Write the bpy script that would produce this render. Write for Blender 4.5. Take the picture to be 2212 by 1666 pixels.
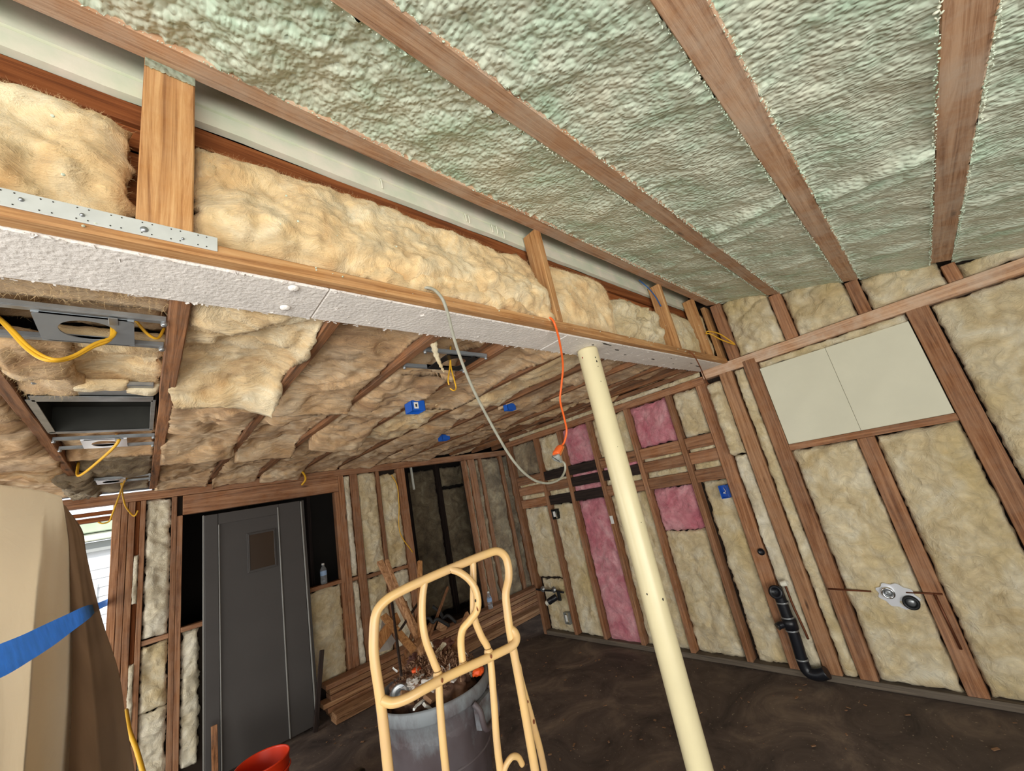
import bpy, bmesh, math, random
from mathutils import Vector, Matrix, noise

# ------------------------------------------------------------------ scene, camera, light
for o in list(bpy.data.objects):
    bpy.data.objects.remove(o, do_unlink=True)
SC = bpy.context.scene
COL = SC.collection
W, H, F = 2212.0, 1666.0, 836.957
CAM = Vector((0.0, 0.0, 1.70))
# columns: world X, Y, Z axes seen from the camera (x right, y up, z back)
RV = Matrix(((0.72937663, -0.65461075, -0.19873224),
             (-0.02987601, -0.32069849, 0.94671004),
             (-0.6834597, -0.68457085, -0.25346714)))
cd = bpy.data.cameras.new('camera')
cam = bpy.data.objects.new('camera', cd)
COL.objects.link(cam)
cam.matrix_world = Matrix.Translation(CAM) @ RV.transposed().to_4x4()
cd.sensor_fit = 'HORIZONTAL'
cd.sensor_width = 36.0
cd.lens = 36.0 * F / W
cd.clip_start = 0.02
SC.camera = cam
SC.view_settings.view_transform = 'Standard'
SC.view_settings.look = 'None'
SC.view_settings.gamma = 1.0
SC.view_settings.use_curve_mapping = False
SC.view_settings.exposure = 0.66
SC.cycles.use_denoising = True
SC.cycles.max_bounces = 8
SC.cycles.diffuse_bounces = 5
SC.cycles.transmission_bounces = 6
SC.cycles.sample_clamp_indirect = 6.0

world = bpy.data.worlds.new('sky')
SC.world = world
world.use_nodes = True
bg = world.node_tree.nodes['Background']
bg.inputs['Color'].default_value = (0.86, 0.93, 1.0, 1)
bg.inputs['Strength'].default_value = 1.1


def area(name, loc, target, sx, sy, power, color=(1, 1, 1)):
    l = bpy.data.lights.new(name, 'AREA')
    l.shape = 'RECTANGLE'
    l.size, l.size_y = sx, sy
    l.energy = power
    l.color = color
    o = bpy.data.objects.new(name, l)
    o.location = loc
    o.rotation_euler = (Vector(target) - Vector(loc)).to_track_quat('-Z', 'Y').to_euler()
    COL.objects.link(o)
    return o


# daylight coming in through the open side of the house behind the camera
area('daylight_opening', (-2.1, -0.6, 1.15), (0.9, 0.6, 2.0), 2.6, 1.6, 30, (1.0, 0.95, 0.87))
area('daylight_opening', (-0.7, -2.15, 1.0), (0.9, 1.4, 2.3), 2.6, 1.4, 58, (1.0, 0.95, 0.86))
area('sheet_fill_light', (-2.05, 3.3, 1.3), (-0.6, 3.2, 1.2), 1.8, 1.6, 24, (1.0, 0.96, 0.9))  # added fill from an unseen source, brightens the plastic sheet
sun = bpy.data.lights.new('sun', 'SUN')
sun.energy = 3.2
sun.angle = math.radians(2)
sun.color = (1, 0.96, 0.9)
so = bpy.data.objects.new('sun', sun)
so.rotation_euler = Vector((0.35, 0.75, -0.62)).to_track_quat('-Z', 'Y').to_euler()
COL.objects.link(so)

RND = random.Random(7)


# ------------------------------------------------------------------ helpers
def ray(px, py):
    return RV.transposed() @ Vector((px - W / 2, -(py - H / 2), -F))


def at(px, py, axis, val):
    """the point of the plane axis=val seen from where the photographer stood at a pixel"""
    d = ray(px, py)
    return CAM + d * ((val - CAM[axis]) / d[axis])


def lin(c):
    c = c / 255.0
    return c / 12.92 if c <= 0.04045 else ((c + 0.055) / 1.055) ** 2.4


def rgb(r, g, b):
    return (lin(r), lin(g), lin(b), 1.0)


def tag(o, label=None, cat=None, group=None, kind=None):
    if label:
        o['label'] = label
    if cat:
        o['category'] = cat
    if group:
        o['group'] = group
    if kind:
        o['kind'] = kind
    return o


def mesh_obj(name, bm, mat, parent=None, smooth=False, recenter=True):
    me = bpy.data.meshes.new(name)
    c = Vector((0, 0, 0))
    if recenter and len(bm.verts):
        lo = Vector([min(v.co[i] for v in bm.verts) for i in range(3)])
        hi = Vector([max(v.co[i] for v in bm.verts) for i in range(3)])
        c = (lo + hi) / 2
        bmesh.ops.translate(bm, verts=bm.verts, vec=-c)
    bmesh.ops.recalc_face_normals(bm, faces=bm.faces)
    if smooth:
        for f in bm.faces:
            f.smooth = True
    bm.to_mesh(me)
    bm.free()
    o = bpy.data.objects.new(name, me)
    o.location = c
    mats = mat if isinstance(mat, (list, tuple)) else [mat]
    for m in mats:
        me.materials.append(m)
    COL.objects.link(o)
    if parent:
        o.parent = parent
        o.location = c - parent.location
    return o


def thing(name, loc, label, cat, group=None):
    o = bpy.data.objects.new(name, None)
    o.location = loc
    o.empty_display_size = 0.05
    COL.objects.link(o)
    return tag(o, label, cat, group)


def bm_box(bm, lo, hi, bevel=0.0, rot=None, piv=None, mi=0):
    lo, hi = Vector(lo), Vector(hi)
    r = bmesh.ops.create_cube(bm, size=1.0)
    vs = r['verts']
    for v in vs:
        v.co = Vector([lo[i] + (v.co[i] + 0.5) * (hi[i] - lo[i]) for i in range(3)])
    fs = set()
    for v in vs:
        for f in v.link_faces:
            fs.add(f)
    for f in fs:
        f.material_index = mi
    if bevel > 0:
        es = set()
        for f in fs:
            for e in f.edges:
                es.add(e)
        r2 = bmesh.ops.bevel(bm, geom=list(es), offset=bevel, segments=1, affect='EDGES')
        vs = list({v for f in r2['faces'] for v in f.verts} | {v for v in vs if v.is_valid})
    if rot is not None:
        p = Vector(piv) if piv is not None else (lo + hi) / 2
        bmesh.ops.rotate(bm, verts=[v for v in vs if v.is_valid], cent=p, matrix=rot)
    return vs


def lumber(name, lo, hi, mat, label=None, cat=None, group=None, rot=None, piv=None, bevel=0.003, parent=None, warp=0.002, seg=0.12):
    """a sawn board: eased edges, cut in steps along its length and very slightly out of true"""
    lo, hi = Vector(lo), Vector(hi)
    bm = bmesh.new()
    d = hi - lo
    ax = max(range(3), key=lambda i: d[i])
    bm_box(bm, lo, hi, bevel)
    n = int(min(24, d[ax] / seg))
    for k in range(1, n):
        p = Vector(lo)
        p[ax] = lo[ax] + d[ax] * k / n
        nrm = Vector((0, 0, 0))
        nrm[ax] = 1
        bmesh.ops.bisect_plane(bm, geom=bm.verts[:] + bm.edges[:] + bm.faces[:], plane_co=p, plane_no=nrm)
    sd = RND.random() * 90
    for v in bm.verts:
        for i in range(3):
            if i != ax:
                v.co[i] += warp * noise.noise(Vector((v.co[ax] * 2.2, sd + i * 7, 0))) + warp * .35 * noise.noise(v.co * 14 + Vector((sd, 0, 0)))
    if rot is not None:
        bmesh.ops.rotate(bm, verts=bm.verts, cent=piv if piv is not None else (lo + hi) / 2, matrix=rot)
    mm = mat[ax] if isinstance(mat, (list, tuple)) else mat
    o = mesh_obj(name, bm, mm, parent)
    return tag(o, label, cat, group)


def catmull(pts, n=8):
    pts = [Vector(p) for p in pts]
    if len(pts) < 3:
        return [pts[0].lerp(pts[-1], i / n) for i in range(n + 1)]
    P = [pts[0] * 2 - pts[1]] + pts + [pts[-1] * 2 - pts[-2]]
    out = []
    for i in range(1, len(P) - 2):
        a, b, c, d = P[i - 1:i + 3]
        for k in range(n):
            t = k / n
            out.append(0.5 * ((2 * b) + (c - a) * t + (2 * a - 5 * b + 4 * c - d) * t * t + (-a + 3 * b - 3 * c + d) * t ** 3))
    out.append(pts[-1])
    return out


def bm_tube(bm, path, r, sides=10, cap=True, flat=1.0, mi=0):
    """sweep a circle (or an oval, flat<1) of radius r (number or one per point) along a path"""
    path = [Vector(p) for p in path]
    rings = []
    up = None
    for i, p in enumerate(path):
        t = (path[min(i + 1, len(path) - 1)] - path[max(i - 1, 0)])
        if t.length < 1e-9:
            t = Vector((0, 0, 1))
        t.normalize()
        if up is None:
            up = Vector((0, 0, 1)) if abs(t.z) < 0.9 else Vector((1, 0, 0))
        a = (up - t * up.dot(t))
        if a.length < 1e-6:
            a = Vector((1, 0, 0)) - t * t.x
        a.normalize()
        up = a
        b = t.cross(a)
        rr = r[i] if isinstance(r, (list, tuple)) else r
        rings.append([bm.verts.new(p + (a * math.cos(2 * math.pi * k / sides) * flat + b * math.sin(2 * math.pi * k / sides)) * rr) for k in range(sides)])
    for i in range(len(rings) - 1):
        for k in range(sides):
            f = bm.faces.new((rings[i][k], rings[i][(k + 1) % sides], rings[i + 1][(k + 1) % sides], rings[i + 1][k]))
            f.smooth = True
            f.material_index = mi
    if cap:
        for rg in (rings[0], rings[-1]):
            f = bm.faces.new(rg)
            f.material_index = mi
    return rings


def tube(name, pts, r, mat, parent=None, n=8, sides=10, flat=1.0, smooth_path=True):
    bm = bmesh.new()
    bm_tube(bm, catmull(pts, n) if smooth_path else pts, r, sides, True, flat)
    return mesh_obj(name, bm, mat, parent)


def bm_lathe(bm, prof, c, sides=32, axis=Vector((0, 0, 1)), mi=0, cap=False):
    """prof: list of (radius, height) spun about an axis through c"""
    axis = Vector(axis).normalized()
    a = Vector((1, 0, 0)) if abs(axis.x) < 0.9 else Vector((0, 1, 0))
    a = (a - axis * a.dot(axis)).normalized()
    b = axis.cross(a)
    c = Vector(c)
    rings = []
    for r, h in prof:
        rings.append([bm.verts.new(c + axis * h + (a * math.cos(2 * math.pi * k / sides) + b * math.sin(2 * math.pi * k / sides)) * max(r, 1e-4)) for k in range(sides)])
    for i in range(len(rings) - 1):
        for k in range(sides):
            f = bm.faces.new((rings[i][k], rings[i][(k + 1) % sides], rings[i + 1][(k + 1) % sides], rings[i + 1][k]))
            f.smooth = True
            f.material_index = mi
    if cap:
        bm.faces.new(rings[0])
        bm.faces.new(rings[-1])


def fbm(p, octs=4, rough=0.5):
    a, s, f = 0.0, 1.0, 1.0
    for _ in range(octs):
        a += s * noise.noise(p * f)
        s *= rough
        f *= 2.03
    return a


# ------------------------------------------------------------------ materials
def new_mat(name):
    m = bpy.data.materials.new(name)
    m.use_nodes = True
    nt = m.node_tree
    b = nt.nodes['Principled BSDF']
    return m, nt, b


def plain(name, col, rough=0.6, metal=0.0, trans=0.0, ior=1.45, var=0.0, vscale=8, bump=0.0, bscale=60, col2=None):
    m, nt, b = new_mat(name)
    b.inputs['Base Color'].default_value = col
    b.inputs['Roughness'].default_value = rough
    b.inputs['Metallic'].default_value = metal
    b.inputs['Transmission Weight'].default_value = trans
    b.inputs['IOR'].default_value = ior
    if var > 0 or bump > 0:
        tc = nt.nodes.new('ShaderNodeTexCoord')
    if var > 0:
        n = nt.nodes.new('ShaderNodeTexNoise')
        n.inputs['Scale'].default_value = vscale
        n.inputs['Detail'].default_value = 6
        nt.links.new(tc.outputs['Object'], n.inputs['Vector'])
        r = nt.nodes.new('ShaderNodeValToRGB')
        r.color_ramp.elements[0].position = 0.35
        r.color_ramp.elements[1].position = 0.68
        c2 = col2 or tuple([c * (1 - var) for c in col[:3]] + [1])
        r.color_ramp.elements[0].color = c2
        r.color_ramp.elements[1].color = col
        nt.links.new(n.outputs['Fac'], r.inputs['Fac'])
        nt.links.new(r.outputs['Color'], b.inputs['Base Color'])
    if bump > 0:
        n2 = nt.nodes.new('ShaderNodeTexNoise')
        n2.inputs['Scale'].default_value = bscale
        n2.inputs['Detail'].default_value = 4
        nt.links.new(tc.outputs['Object'], n2.inputs['Vector'])
        bp = nt.nodes.new('ShaderNodeBump')
        bp.inputs['Strength'].default_value = bump
        bp.inputs['Distance'].default_value = 0.004
        nt.links.new(n2.outputs['Fac'], bp.inputs['Height'])
        nt.links.new(bp.outputs['Normal'], b.inputs['Normal'])
    return m


def wood(name, c_dark, c_mid, c_light, ax, dust=0.0, dustcol=(0.5, 0.5, 0.42, 1), knots=True, varval=0.3):
    """sawn fir with grain running along one axis; a random shift per board"""
    m, nt, b = new_mat(name)
    N, L = nt.nodes, nt.links
    tc = N.new('ShaderNodeTexCoord')
    oi = N.new('ShaderNodeObjectInfo')
    mul = N.new('ShaderNodeMath')
    mul.operation = 'MULTIPLY'
    mul.inputs[1].default_value = 37.0
    L.new(oi.outputs['Random'], mul.inputs[0])
    add = N.new('ShaderNodeVectorMath')
    add.operation = 'ADD'
    L.new(tc.outputs['Object'], add.inputs[0])
    L.new(mul.outputs[0], add.inputs[1])
    mp = N.new('ShaderNodeMapping')
    s = [46.0, 46.0, 46.0]
    s[ax] = 1.7
    mp.inputs['Scale'].default_value = s
    L.new(add.outputs[0], mp.inputs['Vector'])
    # wobble so the grain flows
    nw = N.new('ShaderNodeTexNoise')
    nw.inputs['Scale'].default_value = 0.35
    nw.inputs['Detail'].default_value = 2
    L.new(mp.outputs[0], nw.inputs['Vector'])
    vm = N.new('ShaderNodeVectorMath')
    vm.operation = 'MULTIPLY_ADD'
    vm.inputs[1].default_value = (4, 4, 4)
    L.new(nw.outputs['Color'], vm.inputs[0])
    L.new(mp.outputs[0], vm.inputs[2])
    g = N.new('ShaderNodeTexNoise')
    g.inputs['Scale'].default_value = 1.3
    g.inputs['Detail'].default_value = 9
    g.inputs['Roughness'].default_value = 0.7
    L.new(vm.outputs[0], g.inputs['Vector'])
    r = N.new('ShaderNodeValToRGB')
    e = r.color_ramp.elements
    e[0].position, e[0].color = 0.34, c_dark
    e[1].position, e[1].color = 0.66, c_light
    k = e.new(0.5)
    k.color = c_mid
    L.new(g.outputs['Fac'], r.inputs['Fac'])
    col = r.outputs['Color']
    if knots:
        mk = N.new('ShaderNodeMapping')
        s2 = [9.0, 9.0, 9.0]
        s2[ax] = 2.2
        mk.inputs['Scale'].default_value = s2
        L.new(add.outputs[0], mk.inputs['Vector'])
        v = N.new('ShaderNodeTexVoronoi')
        v.inputs['Scale'].default_value = 1.0
        L.new(mk.outputs[0], v.inputs['Vector'])
        rk = N.new('ShaderNodeValToRGB')
        rk.color_ramp.elements[0].position = 0.03
        rk.color_ramp.elements[0].color = (1, 1, 1, 1)
        rk.color_ramp.elements[1].position = 0.11
        rk.color_ramp.elements[1].color = (0, 0, 0, 1)
        L.new(v.outputs['Distance'], rk.inputs['Fac'])
        mx = N.new('ShaderNodeMix')
        mx.data_type = 'RGBA'
        L.new(rk.outputs['Color'], mx.inputs[0])
        L.new(col, mx.inputs[6])
        mx.inputs[7].default_value = tuple([c * 0.5 for c in c_dark[:3]] + [1])
        col = mx.outputs[2]
    if dust > 0:
        nd = N.new('ShaderNodeTexNoise')
        nd.inputs['Scale'].default_value = 7
        nd.inputs['Detail'].default_value = 8
        nd.inputs['Roughness'].default_value = 0.7
        L.new(add.outputs[0], nd.inputs['Vector'])
        rd = N.new('ShaderNodeValToRGB')
        rd.color_ramp.elements[0].position = 0.38
        rd.color_ramp.elements[0].color = (0, 0, 0, 1)
        rd.color_ramp.elements[1].position = 0.66
        rd.color_ramp.elements[1].color = (dust, dust, dust, 1)
        L.new(nd.outputs['Fac'], rd.inputs['Fac'])
        mx = N.new('ShaderNodeMix')
        mx.data_type = 'RGBA'
        L.new(rd.outputs['Color'], mx.inputs[0])
        L.new(col, mx.inputs[6])
        mx.inputs[7].default_value = dustcol
        col = mx.outputs[2]
    hs = N.new('ShaderNodeHueSaturation')
    mr = N.new('ShaderNodeMapRange')
    mr.inputs['To Min'].default_value = 1 - varval
    mr.inputs['To Max'].default_value = 1 + varval * .5
    L.new(oi.outputs['Random'], mr.inputs['Value'])
    L.new(mr.outputs[0], hs.inputs['Value'])
    L.new(col, hs.inputs['Color'])
    L.new(hs.outputs['Color'], b.inputs['Base Color'])
    b.inputs['Roughness'].default_value = 0.78
    b.inputs['Specular IOR Level'].default_value = 0.25
    bp = N.new('ShaderNodeBump')
    bp.inputs['Strength'].default_value = 0.55
    bp.inputs['Distance'].default_value = 0.003
    L.new(g.outputs['Fac'], bp.inputs['Height'])
    L.new(bp.outputs['Normal'], b.inputs['Normal'])
    return m


def wood3(name, d, m, l, **k):
    return [wood(name + '_' + 'xyz'[i], d, m, l, i, **k) for i in range(3)]


def wool(name, c_deep, c_mid, c_light, streak=(1, 1, 1), scale=1.0, fuzz=1.0, stain=None):
    """matted fibreglass: cloudy colour, swirling strands, soft fuzz"""
    m, nt, b = new_mat(name)
    N, L = nt.nodes, nt.links
    tc = N.new('ShaderNodeTexCoord')
    oi = N.new('ShaderNodeObjectInfo')
    mul = N.new('ShaderNodeMath')
    mul.operation = 'MULTIPLY'
    mul.inputs[1].default_value = 23.0
    L.new(oi.outputs['Random'], mul.inputs[0])
    add = N.new('ShaderNodeVectorMath')
    add.operation = 'ADD'
    L.new(tc.outputs['Object'], add.inputs[0])
    L.new(mul.outputs[0], add.inputs[1])
    n1 = N.new('ShaderNodeTexNoise')
    n1.inputs['Scale'].default_value = 5.5 * scale
    n1.inputs['Detail'].default_value = 9
    n1.inputs['Roughness'].default_value = 0.6
    n1.inputs['Distortion'].default_value = 0.8
    L.new(add.outputs[0], n1.inputs['Vector'])
    r = N.new('ShaderNodeValToRGB')
    e = r.color_ramp.elements
    e[0].position, e[0].color = 0.30, c_deep
    e[1].position, e[1].color = 0.68, c_light
    k = e.new(0.48)
    k.color = c_mid
    L.new(n1.outputs['Fac'], r.inputs['Fac'])
    col = r.outputs['Color']
    if stain:
        ns = N.new('ShaderNodeTexNoise')
        ns.inputs['Scale'].default_value = 2.2
        ns.inputs['Detail'].default_value = 4
        L.new(add.outputs[0], ns.inputs['Vector'])
        rs = N.new('ShaderNodeValToRGB')
        rs.color_ramp.elements[0].position = 0.52
        rs.color_ramp.elements[0].color = (0, 0, 0, 1)
        rs.color_ramp.elements[1].position = 0.72
        rs.color_ramp.elements[1].color = (.7, .7, .7, 1)
        L.new(ns.outputs['Fac'], rs.inputs['Fac'])
        mx = N.new('ShaderNodeMix')
        mx.data_type = 'RGBA'
        L.new(rs.outputs['Color'], mx.inputs[0])
        L.new(col, mx.inputs[6])
        mx.inputs[7].default_value = stain
        col = mx.outputs[2]
    wool_col = col
    b.inputs['Roughness'].default_value = 0.95
    b.inputs['Specular IOR Level'].default_value = 0.1
    b.inputs['Sheen Weight'].default_value = 0.15
    # strands
    mp = N.new('ShaderNodeMapping')
    mp.inputs['Scale'].default_value = (streak[0] * 14, streak[1] * 14, streak[2] * 14)
    L.new(add.outputs[0], mp.inputs['Vector'])
    n2 = N.new('ShaderNodeTexNoise')
    n2.inputs['Scale'].default_value = 1.0
    n2.inputs['Detail'].default_value = 8
    n2.inputs['Roughness'].default_value = 0.68
    n2.inputs['Distortion'].default_value = 1.6
    L.new(mp.outputs[0], n2.inputs['Vector'])
    n3 = N.new('ShaderNodeTexNoise')
    n3.inputs['Scale'].default_value = 130
    n3.inputs['Detail'].default_value = 3
    L.new(add.outputs[0], n3.inputs['Vector'])
    mr = N.new('ShaderNodeMapRange')  # shade of the pits put into the colour, from the bump's noise
    mr.inputs['From Min'].default_value = 0.3
    mr.inputs['From Max'].default_value = 0.7
    mr.inputs['To Min'].default_value = 0.80
    mr.inputs['To Max'].default_value = 1.08
    L.new(n2.outputs['Fac'], mr.inputs['Value'])
    hs = N.new('ShaderNodeHueSaturation')
    L.new(mr.outputs[0], hs.inputs['Value'])
    L.new(wool_col, hs.inputs['Color'])
    L.new(hs.outputs['Color'], b.inputs['Base Color'])
    b1 = N.new('ShaderNodeBump')
    b1.inputs['Strength'].default_value = 0.9 * fuzz
    b1.inputs['Distance'].default_value = 0.024
    L.new(n2.outputs['Fac'], b1.inputs['Height'])
    b2 = N.new('ShaderNodeBump')
    b2.inputs['Strength'].default_value = 0.35 * fuzz
    b2.inputs['Distance'].default_value = 0.003
    L.new(n3.outputs['Fac'], b2.inputs['Height'])
    L.new(b1.outputs['Normal'], b2.inputs['Normal'])
    L.new(b2.outputs['Normal'], b.inputs['Normal'])
    return m


def foam_material():
    m, nt, b = new_mat('spray_foam')
    N, L = nt.nodes, nt.links
    tc = N.new('ShaderNodeTexCoord')
    n1 = N.new('ShaderNodeTexNoise')
    n1.inputs['Scale'].default_value = 4
    n1.inputs['Detail'].default_value = 8
    n1.inputs['Roughness'].default_value = 0.65
    L.new(tc.outputs['Object'], n1.inputs['Vector'])
    r = N.new('ShaderNodeValToRGB')
    e = r.color_ramp.elements
    e[0].position, e[0].color = 0.33, rgb(180, 208, 182)
    e[1].position, e[1].color = 0.68, rgb(216, 218, 196)
    k = e.new(0.5)
    k.color = rgb(202, 213, 192)
    L.new(n1.outputs['Fac'], r.inputs['Fac'])
    L.new(r.outputs['Color'], b.inputs['Base Color'])
    b.inputs['Roughness'].default_value = 0.42
    b.inputs['Specular IOR Level'].default_value = 0.4
    mp = N.new('ShaderNodeMapping')
    mp.inputs['Scale'].default_value = (90, 62, 62)
    L.new(tc.outputs['Object'], mp.inputs['Vector'])
    nw = N.new('ShaderNodeTexNoise')
    nw.inputs['Scale'].default_value = 14
    nw.inputs['Detail'].default_value = 2
    L.new(tc.outputs['Object'], nw.inputs['Vector'])
    vm = N.new('ShaderNodeVectorMath')
    vm.operation = 'MULTIPLY_ADD'
    vm.inputs[1].default_value = (.8, .8, .8)
    L.new(nw.outputs['Color'], vm.inputs[0])
    L.new(mp.outputs[0], vm.inputs[2])
    v = N.new('ShaderNodeTexVoronoi')
    v.feature = 'SMOOTH_F1'
    v.inputs['Scale'].default_value = 1.0
    v.inputs['Smoothness'].default_value = 0.6
    L.new(vm.outputs[0], v.inputs['Vector'])
    inv = N.new('ShaderNodeMath')
    inv.operation = 'SUBTRACT'
    inv.inputs[0].default_value = 1
    L.new(v.outputs['Distance'], inv.inputs[1])
    b1 = N.new('ShaderNodeBump')
    b1.inputs['Strength'].default_value = 1.0
    b1.inputs['Distance'].default_value = 0.006
    L.new(inv.outputs[0], b1.inputs['Height'])
    n3 = N.new('ShaderNodeTexNoise')
    n3.inputs['Scale'].default_value = 150
    n3.inputs['Detail'].default_value = 3
    L.new(tc.outputs['Object'], n3.inputs['Vector'])
    b2 = N.new('ShaderNodeBump')
    b2.inputs['Strength'].default_value = 0.2
    b2.inputs['Distance'].default_value = 0.002
    L.new(n3.outputs['Fac'], b2.inputs['Height'])
    L.new(b1.outputs['Normal'], b2.inputs['Normal'])
    L.new(b2.outputs['Normal'], b.inputs['Normal'])
    return m


def floor_material():
    m, nt, b = new_mat('dirty_concrete')
    N, L = nt.nodes, nt.links
    tc = N.new('ShaderNodeTexCoord')
    n1 = N.new('ShaderNodeTexNoise')
    n1.inputs['Scale'].default_value = 2.2
    n1.inputs['Detail'].default_value = 9
    n1.inputs['Roughness'].default_value = 0.66
    n1.inputs['Distortion'].default_value = 1.2
    L.new(tc.outputs['Object'], n1.inputs['Vector'])
    r = N.new('ShaderNodeValToRGB')
    e = r.color_ramp.elements
    e[0].position, e[0].color = 0.32, rgb(58, 49, 45)
    e[1].position, e[1].color = 0.72, rgb(134, 118, 102)
    k = e.new(0.52)
    k.color = rgb(94, 81, 73)
    L.new(n1.outputs['Fac'], r.inputs['Fac'])
    n2 = N.new('ShaderNodeTexNoise')
    n2.inputs['Scale'].default_value = 55
    n2.inputs['Detail'].default_value = 5
    L.new(tc.outputs['Object'], n2.inputs['Vector'])
    r2 = N.new('ShaderNodeValToRGB')
    r2.color_ramp.elements[0].position = 0.66
    r2.color_ramp.elements[0].color = (0, 0, 0, 1)
    r2.color_ramp.elements[1].position = 0.75
    r2.color_ramp.elements[1].color = (1, 1, 1, 1)
    L.new(n2.outputs['Fac'], r2.inputs['Fac'])
    mx = N.new('ShaderNodeMix')
    mx.data_type = 'RGBA'
    L.new(r2.outputs['Color'], mx.inputs[0])
    L.new(r.outputs['Color'], mx.inputs[6])
    mx.inputs[7].default_value = rgb(160, 145, 122)
    L.new(mx.outputs[2], b.inputs['Base Color'])
    b.inputs['Roughness'].default_value = 0.85
    bp = N.new('ShaderNodeBump')
    bp.inputs['Strength'].default_value = 0.4
    bp.inputs['Distance'].default_value = 0.006
    L.new(n1.outputs['Fac'], bp.inputs['Height'])
    L.new(bp.outputs['Normal'], b.inputs['Normal'])
    return m


M = {}
M['rafter'] = wood3('dusty_fir', rgb(146, 104, 74), rgb(192, 150, 116), rgb(214, 176, 142), dust=0.55, dustcol=rgb(208, 194, 176), varval=.12)
M['golden'] = wood3('golden_fir', rgb(142, 92, 50), rgb(190, 138, 86), rgb(216, 170, 116), varval=0.14, dust=.12, dustcol=rgb(226, 206, 170))
M['stud'] = wood3('red_fir', rgb(106, 68, 44), rgb(152, 104, 70), rgb(182, 134, 96), dust=0.18, dustcol=rgb(190, 170, 150), varval=0.3)
M['joist'] = wood3('old_joist', rgb(82, 56, 36), rgb(138, 92, 58), rgb(178, 124, 82), dust=0.35, dustcol=rgb(120, 108, 96))
M['dusty'] = wood3('dusty_plate', rgb(86, 76, 66), rgb(116, 104, 90), rgb(140, 126, 108), dust=.5, dustcol=rgb(120, 110, 98))
M['pale_stud'] = wood3('pale_stud', rgb(120, 80, 52), rgb(166, 120, 84), rgb(190, 146, 108), dust=.15, dustcol=rgb(200, 180, 156), varval=.1)
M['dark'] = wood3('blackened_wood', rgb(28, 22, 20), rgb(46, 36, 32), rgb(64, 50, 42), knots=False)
M['brown'] = wood3('brown_board', rgb(100, 54, 26), rgb(144, 82, 42), rgb(170, 106, 60))
M['cream'] = wool('cream_fibreglass', rgb(206, 182, 136), rgb(228, 210, 170), rgb(242, 232, 204), stain=rgb(214, 190, 134))
M['amber'] = wool('amber_fibreglass', rgb(216, 174, 120), rgb(238, 208, 158), rgb(248, 232, 196), streak=(.6, .6, .9))
M['tan'] = wool('tan_fibreglass', rgb(176, 134, 92), rgb(214, 176, 130), rgb(236, 210, 172), streak=(.5, 1.3, .6), stain=rgb(150, 120, 92))
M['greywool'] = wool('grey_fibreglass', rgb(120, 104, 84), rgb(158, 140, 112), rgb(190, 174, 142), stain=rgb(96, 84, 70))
M['white_wool'] = wool('white_fibreglass', rgb(216, 200, 166), rgb(234, 222, 192), rgb(246, 238, 216))
M['pink'] = wool('pink_fibreglass', rgb(200, 110, 124), rgb(220, 146, 154), rgb(238, 182, 186), stain=rgb(208, 96, 120))
M['fibre'] = plain('glass_fibre', rgb(240, 210, 158), .9)
M['kraft'] = plain('kraft_paper', rgb(88, 66, 46), 0.8, var=0.5, vscale=7, bump=0.6, bscale=20)
M['foam'] = foam_material()
M['floor'] = floor_material()
M['white_paint'] = plain('rough_white_paint', rgb(236, 230, 222), 0.65, var=0.12, vscale=16, bump=0.9, bscale=90)
M['siding'] = plain('painted_siding', rgb(236, 230, 212), 0.6, var=0.16, vscale=9, col2=rgb(212, 220, 196), bump=0.2, bscale=40)
M['board'] = plain('white_board', rgb(216, 213, 190), 0.75, var=0.05, vscale=5, bump=0.15, bscale=90)
M['strap'] = plain('galvanised_white', rgb(205, 208, 204), 0.45, 0.2, var=0.08, vscale=30)
M['steel'] = plain('galvanised_steel', rgb(168, 172, 174), 0.38, 0.75, var=0.3, vscale=18)
M['plate_steel'] = plain('grey_plate', rgb(150, 156, 160), 0.45, 0.5, var=0.12, vscale=10)
M['white_steel'] = plain('bright_plate', rgb(226, 228, 232), 0.3, 0.3)
M['black_steel'] = plain('black_plate', rgb(38, 40, 42), 0.4, 0.4)
M['duct_shade'] = plain('shaded_duct_steel', rgb(50, 50, 44), 0.7, 0.0, var=0.4, vscale=9)  # steel inside the boot, its shade put into the dark colour
M['yellow_wire'] = plain('yellow_cable', rgb(226, 172, 46), 0.45)
M['blue_box'] = plain('blue_plastic', rgb(26, 92, 190), 0.4)
M['label'] = plain('paper_label', rgb(226, 226, 220), 0.6)
M['grey_cord'] = plain('grey_cord', rgb(168, 166, 150), 0.5, var=0.25, vscale=30)
M['orange_cord'] = plain('orange_cord', rgb(236, 104, 44), 0.4)
M['clear_orange'] = plain('amber_plastic', rgb(240, 150, 80), 0.25, trans=0.4)
M['grey_plug'] = plain('grey_plug', rgb(150, 152, 146), 0.45)
M['post'] = plain('cream_enamel', rgb(226, 214, 172), 0.32, var=0.06, vscale=6)
M['chip'] = plain('dark_chip', rgb(48, 46, 40), 0.7)
M['red'] = plain('red_chip', rgb(150, 48, 36), 0.6)
M['truck'] = plain('yellow_enamel', rgb(222, 184, 120), 0.32, var=0.16, vscale=10, col2=rgb(208, 172, 122), bump=0.05)
M['rust'] = plain('rust', rgb(120, 66, 34), 0.8)
M['bin'] = plain('grey_bin_plastic', rgb(84, 72, 73), 0.5, var=0.4, vscale=4, col2=rgb(104, 97, 100), bump=0.1, bscale=30)
M['liner'] = plain('grey_blue_scuffs', rgb(142, 152, 158), 0.5, var=0.5, vscale=16, col2=rgb(92, 82, 83), bump=0.3)
M['rubber'] = plain('black_rubber', rgb(24, 24, 24), 0.7)
M['door'] = plain('grey_door_paint', rgb(70, 66, 63), 0.62, var=0.12, vscale=3, bump=0.12, bscale=50)
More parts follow.
